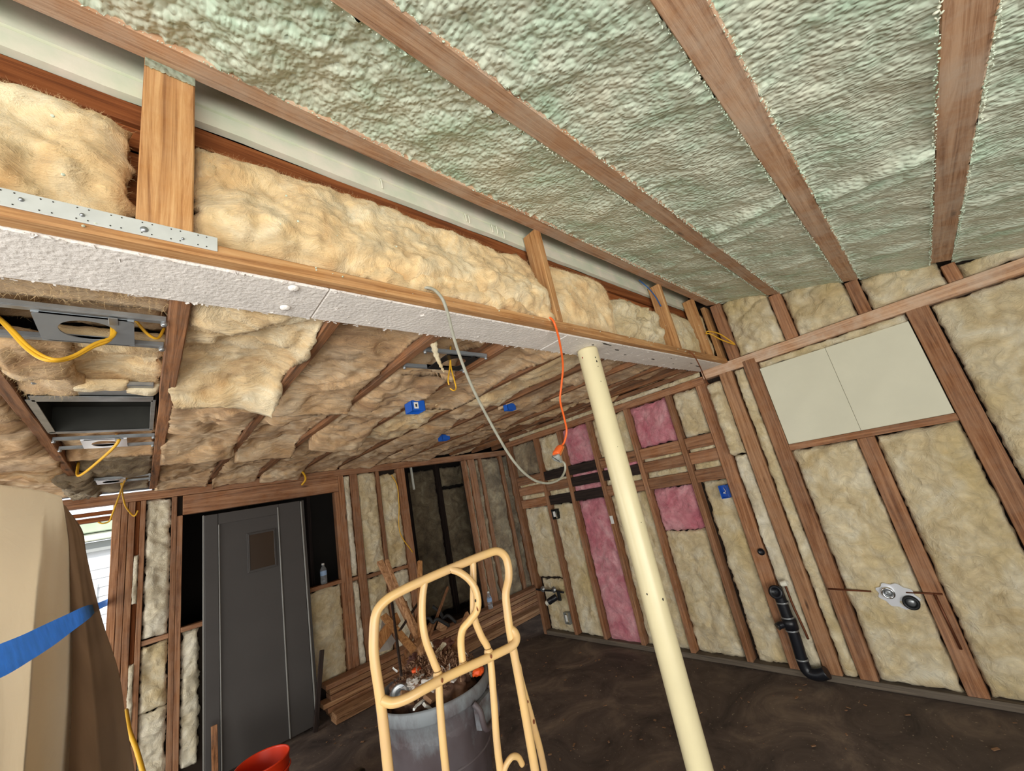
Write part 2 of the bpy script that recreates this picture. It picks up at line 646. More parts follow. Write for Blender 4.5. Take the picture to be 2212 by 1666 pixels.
M['edge_and_highlight'] = plain('grey_edge_and_highlight', rgb(128, 126, 120), 0.5)  # pale edge strip; on the mouldings, highlights painted into the grey
M['pane'] = plain('brown_pane', rgb(58, 44, 32), 0.25)
M['bucket'] = plain('orange_bucket', rgb(206, 52, 18), 0.4)
M['black_bag'] = plain('black_plastic', rgb(14, 14, 15), 0.35)
M['pipe_black'] = plain('abs_pipe', rgb(26, 28, 34), 0.35, var=0.4, vscale=14)
M['copper'] = plain('old_copper', rgb(110, 66, 44), 0.5, 0.6)
M['pvc'] = plain('pvc', rgb(226, 222, 204), 0.4)
M['chrome'] = plain('chrome', rgb(220, 222, 224), 0.12, 1.0)
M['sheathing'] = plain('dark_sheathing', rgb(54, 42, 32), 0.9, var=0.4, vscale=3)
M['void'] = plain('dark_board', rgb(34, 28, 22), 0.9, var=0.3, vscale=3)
M['bottle'] = plain('clear_plastic', rgb(235, 240, 244), 0.08, trans=0.85, ior=1.33)
M['bottle_label'] = plain('bottle_label', rgb(150, 178, 212), 0.5)
M['blue_tape'] = plain('blue_masking_tape', rgb(98, 172, 238), 0.6, var=0.15, vscale=20, bump=0.25, bscale=50)
M['blue_wire'] = plain('blue_wire', rgb(40, 90, 150), 0.5)
M['orange_scrap'] = plain('orange_plastic_scrap', rgb(236, 92, 36), 0.5)
M['paper'] = plain('crumpled_paper', rgb(196, 190, 182), 0.8, bump=0.6, bscale=40)
M['cardboard'] = plain('cardboard', rgb(142, 106, 76), 0.85, var=0.2, vscale=10)
M['scrap_wood'] = wood3('scrap_wood', rgb(116, 80, 54), rgb(162, 120, 84), rgb(194, 154, 116))
M['ply'] = wood3('plywood', rgb(120, 80, 46), rgb(160, 112, 68), rgb(186, 140, 92), knots=False)
M['ext_white'] = plain('exterior_white', rgb(240, 240, 240), 0.6)
M['ext_green'] = plain('exterior_green', rgb(176, 190, 160), 0.5, var=0.2, vscale=5)
M['ext_grey'] = plain('exterior_grey', rgb(150, 152, 150), 0.6)
M['ext_glass'] = plain('exterior_glass', rgb(110, 114, 124), 0.2, var=0.3, vscale=5)
M['ground'] = plain('outside_ground', rgb(180, 172, 158), 0.9, var=0.2, vscale=2)


def worn_bin():
    # plastic with pale blue-grey plaster scuffs around the shoulder of the bin
    m = M['bin'].copy()
    m.name = 'scuffed_bin_plastic'
    nt = m.node_tree
    N, L = nt.nodes, nt.links
    b = N['Principled BSDF']
    src = b.inputs['Base Color'].links[0].from_socket
    tc = N.new('ShaderNodeTexCoord')
    sp = N.new('ShaderNodeSeparateXYZ')
    L.new(tc.outputs['Object'], sp.inputs[0])
    n = N.new('ShaderNodeTexNoise')
    n.inputs['Scale'].default_value = 7
    n.inputs['Detail'].default_value = 8
    n.inputs['Roughness'].default_value = .7
    mp = N.new('ShaderNodeMapping')
    mp.inputs['Scale'].default_value = (1, 1, .45)
    L.new(tc.outputs['Object'], mp.inputs['Vector'])
    L.new(mp.outputs[0], n.inputs['Vector'])
    a = N.new('ShaderNodeMath')
    a.operation = 'MULTIPLY_ADD'
    a.inputs[1].default_value = 1.1
    L.new(sp.outputs['Z'], a.inputs[0])
    L.new(n.outputs['Fac'], a.inputs[2])
    r = N.new('ShaderNodeValToRGB')
    r.color_ramp.elements[0].position = .76
    r.color_ramp.elements[0].color = (0, 0, 0, 1)
    r.color_ramp.elements[1].position = 1.0
    r.color_ramp.elements[1].color = (.85, .85, .85, 1)
    L.new(a.outputs[0], r.inputs['Fac'])
    mx = N.new('ShaderNodeMix')
    mx.data_type = 'RGBA'
    L.new(r.outputs['Color'], mx.inputs[0])
    L.new(src, mx.inputs[6])
    mx.inputs[7].default_value = rgb(138, 146, 150)
    L.new(mx.outputs[2], b.inputs['Base Color'])
    return m


M['bin_worn'] = worn_bin()


def sheet_material():
    m, nt, b = new_mat('plastic_sheeting')
    N, L = nt.nodes, nt.links
    b.inputs['Base Color'].default_value = rgb(216, 206, 186)
    b.inputs['Roughness'].default_value = 0.38
    b.inputs['Specular IOR Level'].default_value = 0.5
    tr = N.new('ShaderNodeBsdfTranslucent')
    tr.inputs['Color'].default_value = rgb(228, 210, 178)
    mix = N.new('ShaderNodeMixShader')
    mix.inputs[0].default_value = 0.5
    out = N['Material Output']
    L.new(b.outputs[0], mix.inputs[1])
    L.new(tr.outputs[0], mix.inputs[2])
    L.new(mix.outputs[0], out.inputs['Surface'])
    tc = N.new('ShaderNodeTexCoord')
    n = N.new('ShaderNodeTexNoise')
    n.inputs['Scale'].default_value = 3.5
    n.inputs['Detail'].default_value = 5
    n.inputs['Distortion'].default_value = 1.5
    L.new(tc.outputs['Object'], n.inputs['Vector'])
    bp = N.new('ShaderNodeBump')
    bp.inputs['Strength'].default_value = 0.35
    bp.inputs['Distance'].default_value = 0.03
    L.new(n.outputs['Fac'], bp.inputs['Height'])
    L.new(bp.outputs['Normal'], b.inputs['Normal'])
    L.new(bp.outputs['Normal'], tr.inputs['Normal'])
    return m


M['sheet'] = sheet_material()
M['cloth'] = plain('brown_drop_cloth', rgb(168, 146, 122), 0.8, var=.12, vscale=4, bump=.2, bscale=30)  # darker, opaque colour for the right folds of the sheet


# ------------------------------------------------------------------ batt of insulation
def batt(name, O, U, V, N_, mat, label, group=None, res=0.02, bulge=0.03, amp=0.02, freq=5.0, thick=0.06,
         ragged=0.012, seed=0, crease=0.0, crease_f=3.0, edge=4, hfun=None, lumps=0.0, cat='insulation', ledge=0.0, ledge_f=2.6, puff=0.018):
    """soft slab: O corner, U and V its two sides, N_ the way it faces"""
    O, U, V, N_ = Vector(O), Vector(U), Vector(V), Vector(N_).normalized()
    nu = max(5, int(U.length / res))
    nv = max(5, int(V.length / res))
    uh, vh = U.normalized(), V.normalized()
    sd = Vector((seed * 3.17, seed * 1.71, seed * 5.3))
    bm = bmesh.new()
    grid = []
    for j in range(nv + 1):
        v = j / nv
        row = []
        for i in range(nu + 1):
            u = i / nu
            p = O + U * u + V * v
            eu = 1 - abs(2 * u - 1) ** edge
            ev = 1 - abs(2 * v - 1) ** (edge * max(1.0, V.length / U.length))
            e = max(0.0, min(1.0, eu)) ** .5 * max(0.0, min(1.0, ev)) ** .5
            q = p * freq + sd
            h = bulge * e + amp * fbm(q, 4, 0.55) * (0.35 + 0.65 * e)
            if puff:
                h += puff * (abs(noise.noise(p * 9 + sd)) + .5 * abs(noise.noise(p * 19 + sd)) + .3 * abs(noise.noise(p * 38 + sd)) - .35) * (.3 + .7 * e)
            if lumps:
                h += lumps * (fbm(p * freq * .45 + sd * 2, 2)) * e
            if crease:
                n = abs(noise.noise(p * crease_f + sd * 1.3))
                h -= crease * max(0.0, 1 - n * 5.0) * e
                n = abs(noise.noise(p * crease_f * 2.3 + sd * 2.3))
                h -= crease * .45 * max(0.0, 1 - n * 5.0) * e
            if ledge:
                tt = fbm(p * ledge_f + sd * .7, 3, .45)
                for lv, am in ((-.18, 1.0), (.10, .8), (.34, .9)):
                    k_ = min(1.0, max(0.0, (tt - lv) / .05))
                    h += ledge * am * (k_ * k_ * (3 - 2 * k_)) * e
                h -= ledge * 1.1 * e
            h += 0.0030 * noise.noise(p * 46 + sd) + 0.0022 * noise.noise(p * 95 + sd)
            if hfun:
                h += hfun(u, v)
            # ragged borders
            if i in (0, nu):
                p = p + uh * (ragged * (fbm(Vector((v * V.length * 9, seed + i, 0)), 4, .7)))
            if j in (0, nv):
                p = p + vh * (ragged * (fbm(Vector((u * U.length * 9, seed + 50 + j, 0)), 4, .7)))
            row.append(bm.verts.new(p + N_ * h))
        grid.append(row)
    for j in range(nv):
        for i in range(nu):
            f = bm.faces.new((grid[j][i], grid[j][i + 1], grid[j + 1][i + 1], grid[j + 1][i]))
            f.smooth = True
    # sides and back
    border = [grid[0][i] for i in range(nu + 1)] + [grid[j][nu] for j in range(1, nv + 1)] + \
             [grid[nv][i] for i in range(nu - 1, -1, -1)] + [grid[j][0] for j in range(nv - 1, 0, -1)]
    c = O + U * .5 + V * .5
    back = []
    for b_ in border:
        p = b_.co - N_ * ((b_.co - O).dot(N_) + thick)
        p = p + (c - p) * 0.02 - N_ * N_.dot((c - p) * 0.02)
        back.append(bm.verts.new(p))
    n = len(border)
    for k in range(n):
        f = bm.faces.new((border[k], back[k], back[(k + 1) % n], border[(k + 1) % n]))
        f.smooth = True
    bm.faces.new(back)
    o = mesh_obj(name, bm, mat)
    return tag(o, label, cat, group)


def fibres(o, n, lmin, lmax, mat, seed, rim=.4, w=.00035):
    """loose glass strands standing off a batt: one uncountable part of it"""
    r = random.Random(seed)
    me = o.data
    polys = [p for p in me.polygons if p.area < 1e-3]
    bm = bmesh.new()
    for k in range(n):
        p = polys[r.randrange(len(polys))]
        c, nr = p.center.copy(), p.normal.copy()
        l = r.uniform(lmin, lmax)
        d = (nr * r.uniform(.05, .7) + Vector((r.uniform(-1, 1), r.uniform(-1, 1), r.uniform(-1, 1)))).normalized()
        b2 = Vector((r.uniform(-1, 1), r.uniform(-1, 1), r.uniform(-1, 1))) * .7
        pts = [c, c + d * l * .35, c + (d + b2 * .3) * l * .7, c + (d + b2 * .8) * l]
        sd = d.cross(Vector((r.random(), r.random(), 1))).normalized() * w
        prev = None
        for q, f in zip(pts, (1, 1, .8, .4)):
            cur = (bm.verts.new(q - sd * f), bm.verts.new(q + sd * f))
            if prev:
                bm.faces.new((prev[0], prev[1], cur[1], cur[0])).smooth = True
            prev = cur
    me2 = bpy.data.meshes.new('loose_fibres')
    bm.to_mesh(me2)
    bm.free()
    me2.materials.append(mat)
    f = bpy.data.objects.new('loose_fibres', me2)
    COL.objects.link(f)
    f.parent = o
    f['kind'] = 'stuff'
    return f


def XW(name, y0, y1, z0, z1, mat, label, x=3.54, **k):
    """batt in the end wall (faces -X)"""
    k.setdefault('thick', 0.032)
    return batt(name, (x, y1, z0), (0, y0 - y1, 0), (0, 0, z1 - z0), (-1, 0, 0), mat, label, **k)


def YW(name, x0, x1, z0, z1, mat, label, y=4.84, **k):
    """batt in a wall that faces -Y"""
    k.setdefault('thick', 0.035)
    return batt(name, (x0, y, z0), (x1 - x0, 0, 0), (0, 0, z1 - z0), (0, -1, 0), mat, label, **k)


# ------------------------------------------------------------------ structure
def struct(name, lo, hi, mat, bevel=0.0):
    bm = bmesh.new()
    bm_box(bm, lo, hi, bevel)
    return tag(mesh_obj(name, bm, mat), kind='structure')


SL = math.atan(0.3)            # the foamed roof falls towards the right at 3.6 in 12


def zroof(y):
    return 2.574 + 0.3 * y


def make_floor():
    bm = bmesh.new()
    x0, x1, y0, y1 = -2.2, 5.2, -2.4, 6.4
    nx, ny = 120, 150
    g = []
    for j in range(ny + 1):
        row = []
        for i in range(nx + 1):
            x, y = x0 + (x1 - x0) * i / nx, y0 + (y1 - y0) * j / ny
            row.append(bm.verts.new((x, y, 0.004 * fbm(Vector((x * 2, y * 2, 0)), 3) - 0.004)))
        g.append(row)
    for j in range(ny):
        for i in range(nx):
            bm.faces.new((g[j][i], g[j][i + 1], g[j + 1][i + 1], g[j + 1][i])).smooth = True
    bm_box(bm, (x0, y0, -0.12), (x1, y1, -0.03))
    return tag(mesh_obj('floor', bm, M['floor'], recenter=False), kind='structure')


make_floor()
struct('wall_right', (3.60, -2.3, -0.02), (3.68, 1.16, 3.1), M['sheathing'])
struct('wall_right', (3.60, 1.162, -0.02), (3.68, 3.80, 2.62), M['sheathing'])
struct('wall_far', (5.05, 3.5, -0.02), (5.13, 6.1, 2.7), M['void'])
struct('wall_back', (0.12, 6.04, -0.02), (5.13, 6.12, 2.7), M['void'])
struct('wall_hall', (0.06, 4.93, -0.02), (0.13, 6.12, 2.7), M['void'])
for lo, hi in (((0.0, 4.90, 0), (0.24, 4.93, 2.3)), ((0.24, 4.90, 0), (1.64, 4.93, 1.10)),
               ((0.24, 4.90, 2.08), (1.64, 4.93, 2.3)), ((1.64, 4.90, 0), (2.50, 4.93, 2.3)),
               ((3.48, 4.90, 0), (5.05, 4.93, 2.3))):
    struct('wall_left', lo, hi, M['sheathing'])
# unseen wall, added to keep the back left dark, open behind the fill light
struct('wall_blocker_left', (-2.2, 1.25, 0), (-2.12, 2.2, 2.6), M['sheathing'])
struct('wall_blocker_left', (-2.2, 2.2, 0), (-2.12, 4.93, 0.3), M['sheathing'])
struct('wall_blocker_near', (0.9, -2.30, -0.02), (3.68, -2.22, 2.0), M['sheathing'])  # unseen, added to keep daylight off the right side
struct('wall_leak_seal', (-2.2, 1.125, 2.385), (3.6, 1.15, 3.2), M['sheathing'])  # added behind the boards, out of view, to stop a light leak
struct('wall_left', (-0.185, 4.90, 0), (0.0, 4.93, 2.3), M['sheathing'])
# decking over the flat ceiling, roof deck over the foam
struct('ceiling_low', (-2.2, 1.16, 2.52), (5.1, 6.1, 2.58), M['sheathing'])


def roof_deck():
    bm = bmesh.new()
    vs = []
    for x, y in ((-2.2, 1.2), (3.68, 1.2), (3.68, -2.3), (-2.2, -2.3)):
        vs.append((bm.verts.new((x, y, zroof(y) + 0.15)), bm.verts.new((x, y, zroof(y) + 0.2))))
    for k in range(2):
        bm.faces.new([v[k] for v in vs])
    for i in range(4):
        a, b = vs[i], vs[(i + 1) % 4]
        bm.faces.new((a[0], b[0], b[1], a[1]))
    return tag(mesh_obj('ceiling_roof', bm, M['sheathing']), kind='structure')


roof_deck()

# ------------------------------------------------------------------ roof: rafters and sprayed foam
RAFT = [(0.932, 'golden brown roof rafter running just above the loose-batt knee wall'),
        (0.503, 'roof rafter second from the knee wall, between green foam bays'),
        (0.069, 'wide roof rafter in the middle of the green foam, third from the knee wall'),
        (-0.330, 'reddish roof rafter furthest right, with white dust scratches'),
        ]
RX = Matrix.Rotation(SL, 3, 'X')
for k, (yc, lab) in enumerate(RAFT):
    z = zroof(yc)
    x1 = 3.5 if k != 3 else 3.42
    lumber('roof_rafter', (-1.6, yc - 0.043, z), (x1, yc + 0.043, z + 0.135), M['rafter'], lab, 'rafter', 'roof rafters',
           rot=RX, piv=(1, yc, z), bevel=0.004, warp=0.004, seg=0.25)
lumber('roof_rafter', (-1.6, -0.80, zroof(-0.75)), (3.5, -0.715, zroof(-0.75) + 0.135), M['rafter'], 'roof rafter beyond the right edge of the frame', 'rafter', 'roof rafters',
       rot=RX, piv=(1, -0.75, zroof(-0.75)), seg=0.25)

RIDGES = {0: [(0.15, .05, .010), (0.9, .06, .012), (1.45, .05, .012), (2.3, .04, .010), (2.9, .05, .012)],
          1: [(1.05, .06, .008), (1.95, .035, .030), (2.12, .03, .018), (2.85, .04, .014)],
          2: [(1.95, .05, .034), (2.10, .04, .016), (2.62, .05, .012), (3.0, .04, .016)],
          3: [(1.7, .05, .016), (2.5, .05, .02), (3.0, .04, .015)], 4: []}


def foam_bay(idx, ya, yb, label):
    """ya > yb: the bay between two rafters; grid in x and across the slope"""
    x0, x1 = -0.6, 3.56
    bm = bmesh.new()
    res = 0.0058
    nx, ny = int((x1 - x0) / res), max(8, int((ya - yb) / 0.0058))
    nrm = Vector((0, math.sin(SL), -math.cos(SL))).normalized()
    g = []
    for j in range(ny + 1):
        v = j / ny
        row = []
        for i in range(nx + 1):
            x = x0 + (x1 - x0) * i / nx
            y = ya + (yb - ya) * v
            p = Vector((x, y, zroof(y)))
            d = min(v, 1 - v) * (ya - yb)
            rough = max(0.0, 1 - max(0, x - 0.1) / 1.1) if idx == 0 else max(0.15, 1 - max(0, x) / 1.6) * 0.8
            q = Vector((x * 1.0, y * 1.0, 0))
            big = 0.011 * fbm(q * 5 + Vector((idx * 9, 0, 0)), 3) + 0.017 * rough * fbm(q * 9 + Vector((3, idx, 0)), 3)
            # slanting lifts of the spray gun
            diag = noise.noise(Vector((x * 7.5 + y * 3.0, y * 1.7 + idx * 4, 1.3)))
            big += 0.007 * diag
            # bubbles, rounder towards the near end, drawn out across the bay further away
            st = 1.0 if rough > .45 else 0.7
            bq = Vector((x * 46, y * 46 * st, idx * 5.0)) + Vector((noise.noise(q * 6), noise.noise(q * 6 + Vector((5, 5, 5))), 0)) * .9
            vd = noise.voronoi(bq)[0][0]
            bub = (0.0040 + 0.0075 * rough) * math.sqrt(max(0.0, 1 - min(1.0, vd * 1.15) ** 2))
            h = -0.016 + big + bub
            for (rx, w, a) in RIDGES[idx]:
                dx = x - rx - 0.35 * (0.5 - v) * (ya - yb) - 0.03 * noise.noise(Vector((v * 4, rx, 0)))
                h += a * math.exp(-(dx / w) ** 2)
            if d < 0.05:       # foam climbs or leaves the rafter edge irregularly
                k = 1 - d / 0.05
                h = h * (1 - k * .6) - 0.003 * k + 0.012 * k * fbm(Vector((x * 34, idx * 3 + (v > .5) * 9, 0)), 3, .7)
            row.append(bm.verts.new(p + nrm * h))
        g.append(row)
    for j in range(ny):
        for i in range(nx):
            bm.faces.new((g[j][i], g[j][i + 1], g[j + 1][i + 1], g[j + 1][i])).smooth = True
    # thickness up to the roof deck
    top = [[bm.verts.new(g[j][i].co - nrm * (0.09 + (g[j][i].co - Vector((0, g[j][i].co.y, zroof(g[j][i].co.y)))).dot(nrm) * 0)) for i in (0, nx)] for j in (0, ny)]
    bm.faces.new((top[0][0], top[0][1], top[1][1], top[1][0]))
    o = mesh_obj('spray_foam_insulation', bm, M['foam'])
    return tag(o, label, 'foam insulation', 'foam bays between the rafters')


foam_bay(0, 0.893, 0.543, 'pale green spray foam bay next to the knee wall rafter, craggiest of all')
foam_bay(1, 0.463, 0.110, 'bubbly green spray foam bay between the second and third rafters')
foam_bay(2, 0.028, -0.289, 'broad rippled green spray foam bay left of the reddish rafter')
foam_bay(3, -0.371, -0.712, 'green spray foam strip right of the reddish rafter at the frame edge')

# crumbs of overspray standing along rafter edges
def crumbs():
    bm = bmesh.new()
    rr = random.Random(3)
    for yc in (0.932, 0.503, 0.069, -0.33):
        for s in (-1, 1):
            if yc > .9 and s > 0:
                continue
            x = -0.6
            while x < 3.45:
                x += rr.uniform(0.003, 0.016)
                y = yc + s * (0.043 + rr.uniform(-0.004, 0.005))
                p = Vector((x, y, zroof(y) - rr.uniform(0.0, 0.004)))
                r = rr.uniform(0.0012, 0.0032) * (1.6 if rr.random() < .06 else 1) * (.6 if x < .9 else 1)
                m = Matrix.Translation(p) @ Matrix.Rotation(rr.uniform(0, 3), 4, 'Z') @ Matrix.Diagonal((r * rr.uniform(.5, 1), r * rr.uniform(.8, 2.6), r * rr.uniform(.7, 1.4), 1))
                bmesh.ops.create_icosphere(bm, subdivisions=1, radius=1, matrix=m)
    for f in bm.faces:
        f.smooth = True
    o = mesh_obj('foam_crumbs', bm, M['foam'])
    tag(o, 'tiny crumbs of foam overspray stuck along the rafter edges', 'foam crumbs', kind='stuff')


crumbs()

# ------------------------------------------------------------------ the knee wall over the beam
plate = lumber('bottom_plate', (-1.6, 0.965, 2.340), (3.5, 1.002, 2.378), M['golden'], 'long fir plate running along the top of the white painted beam', 'wall plate', seg=0.3)
hdr = thing('painted_beam', (1.0, 1.1, 2.335), 'rough white painted beam crossing the room below the knee wall', 'beam')
bm = bmesh.new()
bm_box(bm, (-1.6, 1.003, 2.336), (0.365, 1.19, 2.376), 0.003)
tag(mesh_obj('beam_length', bm, M['white_paint'], hdr), 'near length of white painted timber')
bm = bmesh.new()
bm_box(bm, (0.367, 1.003, 2.337), (1.432, 1.189, 2.376), 0.003)
mesh_obj('beam_length', bm, M['white_paint'], hdr)
bm = bmesh.new()
bm_box(bm, (1.434, 1.003, 2.336), (3.46, 1.19, 2.376), 0.003)
mesh_obj('beam_length', bm, M['white_paint'], hdr)
for (x, y) in ((0.278, 1.012), (0.283, 1.125)):
    bm = bmesh.new()
    bm_lathe(bm, [(0.001, -0.009), (0.008, -0.0085), (0.0125, -0.005), (0.0135, 0.0)], (x, y + .01, 2.335), 20)
    mesh_obj('bolt_cap', bm, M['white_paint'], hdr)
# torn holes and splits in the painted underside, towards the far end
rr = random.Random(5)
for k, (x, y, l) in enumerate(((1.95, 1.06, .05), (2.10, 1.10, .03), (1.70, 1.05, .03), (2.45, 1.10, .05), (2.62, 1.05, .03), (2.8, 1.12, .03), (3.0, 1.07, .05), (3.2, 1.1, .16), (1.78, 1.02, .12))):
    bm = bmesh.new()
    n = 10
    vs = []
    for i in range(n):
        a = 2 * math.pi * i / n
        r = rr.uniform(.6, 1.1)
        vs.append(bm.verts.new((x + l * .5 * math.cos(a) * r, y + 0.006 * math.sin(a) * r + l * .04 * math.cos(a), 2.3355)))
    f = bm.faces.new(vs)
    ext = bmesh.ops.extrude_face_region(bm, geom=[f])
    bmesh.ops.translate(bm, verts=[v for v in ext['geom'] if isinstance(v, bmesh.types.BMVert)], vec=(0, 0, 0.004))
    mesh_obj('torn_hole', bm, M['chip'], hdr)

# posts of the knee wall
KN = [(-0.031, 0.064, 'golden', 'wide fir post nearest the camera in the knee wall, standing between amber batts'),
      (1.335, 1.375, 'golden', 'narrow fir post halfway along the knee wall, right of the long amber batt'),
      (2.60, 2.64, 'golden', 'thin fir post in the knee wall near its far end, by the blue wire'),
      (3.18, 3.22, 'golden', 'last fir post of the knee wall before the end wall')]
for x0, x1, m, lab in KN:
    lumber('knee_wall_post', (x0, 0.966, 2.379), (x1, 1.05, 2.872), M[m], lab, 'post', 'knee wall posts', seg=0.1)

bm = bmesh.new()
nn = 40
tp_, bt_ = [], []
for i in range(nn + 1):
    x = -0.0305 + 0.094 * i / nn
    tp_.append(bm.verts.new((x, 0.9645, 2.866)))
    bt_.append(bm.verts.new((x, 0.9638, 2.836 + .006 * fbm(Vector((i * .35, 4, 0)), 3))))
for i in range(nn):
    bm.faces.new((tp_[i], tp_[i + 1], bt_[i + 1], bt_[i]))
bmesh.ops.solidify(bm, geom=bm.faces[:], thickness=-.001)
wp = [o for o in SC.objects if o.name == 'knee_wall_post'][0]
mesh_obj('foam_dusting', bm, M['foam'], wp)

# perforated strap on the plate
strap = thing('metal_strap', (-0.3, 0.963, 2.378), 'white perforated metal strap nailed across plate and wide post', 'strap')
bm = bmesh.new()
bm_box(bm, (-1.0, 0.9615, 2.358), (0.107, 0.9645, 2.395), 0.0008)
mesh_obj('strap_plate', bm, M['strap'], strap)
for i in range(24):
    for zz in (2.364, 2.389):
        x = -0.25 + i * 0.0153
        if i % 3 == 2:
            continue
        bm = bmesh.new()
        bm_lathe(bm, [(0.0013, 0), (0.0013, 0.0008)], (x, 0.9607, zz), 8, (0, 1, 0), cap=True)
        mesh_obj('nail_hole', bm, M['chip'], strap)
for x, z, r in ((-0.017, 2.373, .007), (-0.105, 2.374, .004), (-0.18, 2.378, .004), (0.045, 2.37, .003)):
    bm = bmesh.new()
    bm_lathe(bm, [(0.0004, -0.004), (r * .7, -0.0035), (r, 0)], (x, 0.9612, z), 14, (0, 1, 0))
    mesh_obj('nail_head', bm, M['steel'], strap)
for x, z in ((-0.045, 2.350), (-0.0, 2.3465)):
    pass

# boards behind the knee wall: white lap siding over rough brown boards
def siding():
    t = thing('lap_siding', (1.0, 1.07, 2.82), 'strip of old white painted lap siding behind the knee wall posts', 'siding')
    bm = bmesh.new()
    prof = [(1.066, 3.02), (1.062, 2.955), (1.054, 2.886), (1.066, 2.884), (1.066, 2.880), (1.056, 2.878), (1.053, 2.822), (1.075, 2.821)]
    n = 90
    rings = []
    for i in range(n + 1):
        x = -1.6 + 5.0 * i / n
        rings.append([bm.verts.new((x, y, z + (0.004 * noise.noise(Vector((x * 3, 0, 0))) if k in (6, 7) else 0) + (0.003 * noise.noise(Vector((x * 25, 3, 0))) if k in (6, 7) else 0))) for k, (y, z) in enumerate(prof)])
    for i in range(n):
        for k in range(len(prof)):
            bm.faces.new((rings[i][k], rings[i][(k + 1) % len(prof)], rings[i + 1][(k + 1) % len(prof)], rings[i + 1][k]))
    mesh_obj('siding_board', bm, M['siding'], t)
    for x, z in ((0.60, 2.86), (0.98, 2.86), (0.997, 2.858), (1.13, 2.858), (1.16, 2.862), (1.20, 2.85), (1.40, 2.84)):
        bm = bmesh.new()
        bm_tube(bm, catmull([(x, 1.049, z + .018), (x + .001, 1.048, z), (x + .002, 1.050, z - .024)], 4), [.0032] * 9, 8)
        mesh_obj('paint_drip', bm, M['siding'], t)


siding()
for z0, z1, y, lab in ((2.752, 2.815, 1.068, 'brown rough board just under the white siding'),
                       (2.690, 2.748, 1.078, 'second brown board under the white siding, behind the batts'),
                       (2.40, 2.686, 1.095, 'broad brown board hidden mostly behind the amber batts')):
    lumber('backing_board', (-1.6, y, z0), (3.46, y + 0.02, z1), M['brown'], lab, 'board', 'boards behind the knee wall', seg=0.3)

# batts of the knee wall
def topwave(u, v):
    return 0


batt('fibreglass_batt', (-0.80, 1.045, 2.382), (0.755, 0, 0), (0, 0, 0.305), (0, -1, 0), M['amber'],
     'puffy amber batt left of the wide post in the knee wall', 'knee wall batts', res=0.008, bulge=0.075, amp=0.03, freq=6, crease=0.022, crease_f=4, ragged=0.03, puff=.032, seed=1, thick=0.02, edge=5)
batt('fibreglass_batt', (0.066, 1.045, 2.60), (0.05, 0, 0), (0, 0, 0.09), (0, -1, 0), M['amber'],
     'small amber tuft squeezed beside the wide post', 'knee wall batts', res=0.006, bulge=0.035, amp=0.012, freq=14, ragged=0.008, seed=2, thick=0.02)
batt('fibreglass_batt', (0.068, 1.04, 2.382), (1.25, 0, 0), (0, 0, 0.335), (0, -1, 0), M['amber'],
     'long amber batt between the wide post and the narrow post', 'knee wall batts', res=0.008, bulge=0.055, amp=0.02, freq=5, crease=0.014, crease_f=3.4, ragged=0.04, puff=.03, seed=3, thick=0.02, edge=6,
     hfun=lambda u, v: 0.07 * math.exp(-((v - .28) / .25) ** 2) * (0.5 + .5 * u))


def tongue(u, v):
    return -0.02 * (v - .5)


batt('fibreglass_batt', (0.45, 0.972, 2.380), (0.88, 0.0, 0), (0.02, 0.075, 0.155), (0, -0.85, 0.35), M['amber'],
     'flap of cream batt sagging over the plate left of the narrow post', 'knee wall batts', res=0.008, bulge=0.05, amp=0.022, freq=8, crease=0.015, crease_f=6, ragged=0.02, seed=4, thick=0.025, edge=3)
batt('fibreglass_batt', (1.40, 1.045, 2.382), (0.55, 0, 0), (0, 0, 0.355), (0, -1, 0), M['amber'],
     'square cream batt right of the narrow post in the knee wall', 'knee wall batts', res=0.01, bulge=0.07, amp=0.02, freq=6, crease=0.012, ragged=0.015, seed=5, thick=0.02)
batt('fibreglass_batt', (1.97, 1.045, 2.382), (0.60, 0, 0), (0, 0, 0.29), (0, -1, 0), M['cream'],
     'torn shaggy batt left of the thin post by the blue wire', 'knee wall batts', res=0.01, bulge=0.06, amp=0.035, freq=10, crease=0.03, crease_f=7, ragged=0.03, seed=6, thick=0.02)
batt('fibreglass_batt', (2.66, 1.045, 2.382), (0.50, 0, 0), (0, 0, 0.33), (0, -1, 0), M['cream'],
     'batt between the thin post and the last knee wall post', 'knee wall batts', res=0.012, bulge=0.045, amp=0.02, freq=8, crease=0.012, ragged=0.015, seed=7, thick=0.02)
batt('fibreglass_batt', (3.235, 1.045, 2.382), (0.22, 0, 0), (0, 0, 0.42), (0, -1, 0), M['cream'],
     'narrow last batt of the knee wall against the end wall', 'knee wall batts', res=0.012, bulge=0.03, amp=0.01, freq=8, ragged=0.01, seed=8, thick=0.02)

# ------------------------------------------------------------------ end wall (x = 3.5)
lumber('sole_plate', (3.5, -2.2, 0.0), (3.595, 3.785, 0.044), M['dusty'], 'dusty sole plate along the foot of the end wall', 'wall plate', seg=0.4)
lumber('top_plate', (3.5, -0.80, 2.268), (3.595, 1.195, 2.352), M['rafter'], 'top plate of the end wall above the white boards', 'wall plate', seg=0.4)
lumber('top_plate', (3.5, 1.20, 2.235), (3.595, 3.86, 2.30), M['stud'], 'top plate of the end wall above the pink batts', 'wall plate', seg=0.3)
lumber('ledger', (3.5, 1.20, 2.345), (3.595, 3.86, 2.385), M['stud'], 'ledger under the low ceiling at the pink batt wall', 'board', seg=0.3)
XW('fibreglass_strip', 1.22, 3.8, 2.302, 2.345, M['cream'], 'thin line of fibreglass squeezed above the pink wall plate', x=3.52, res=0.012, bulge=0.015, amp=0.012, freq=16, ragged=0.01, seed=9, cat='insulation')

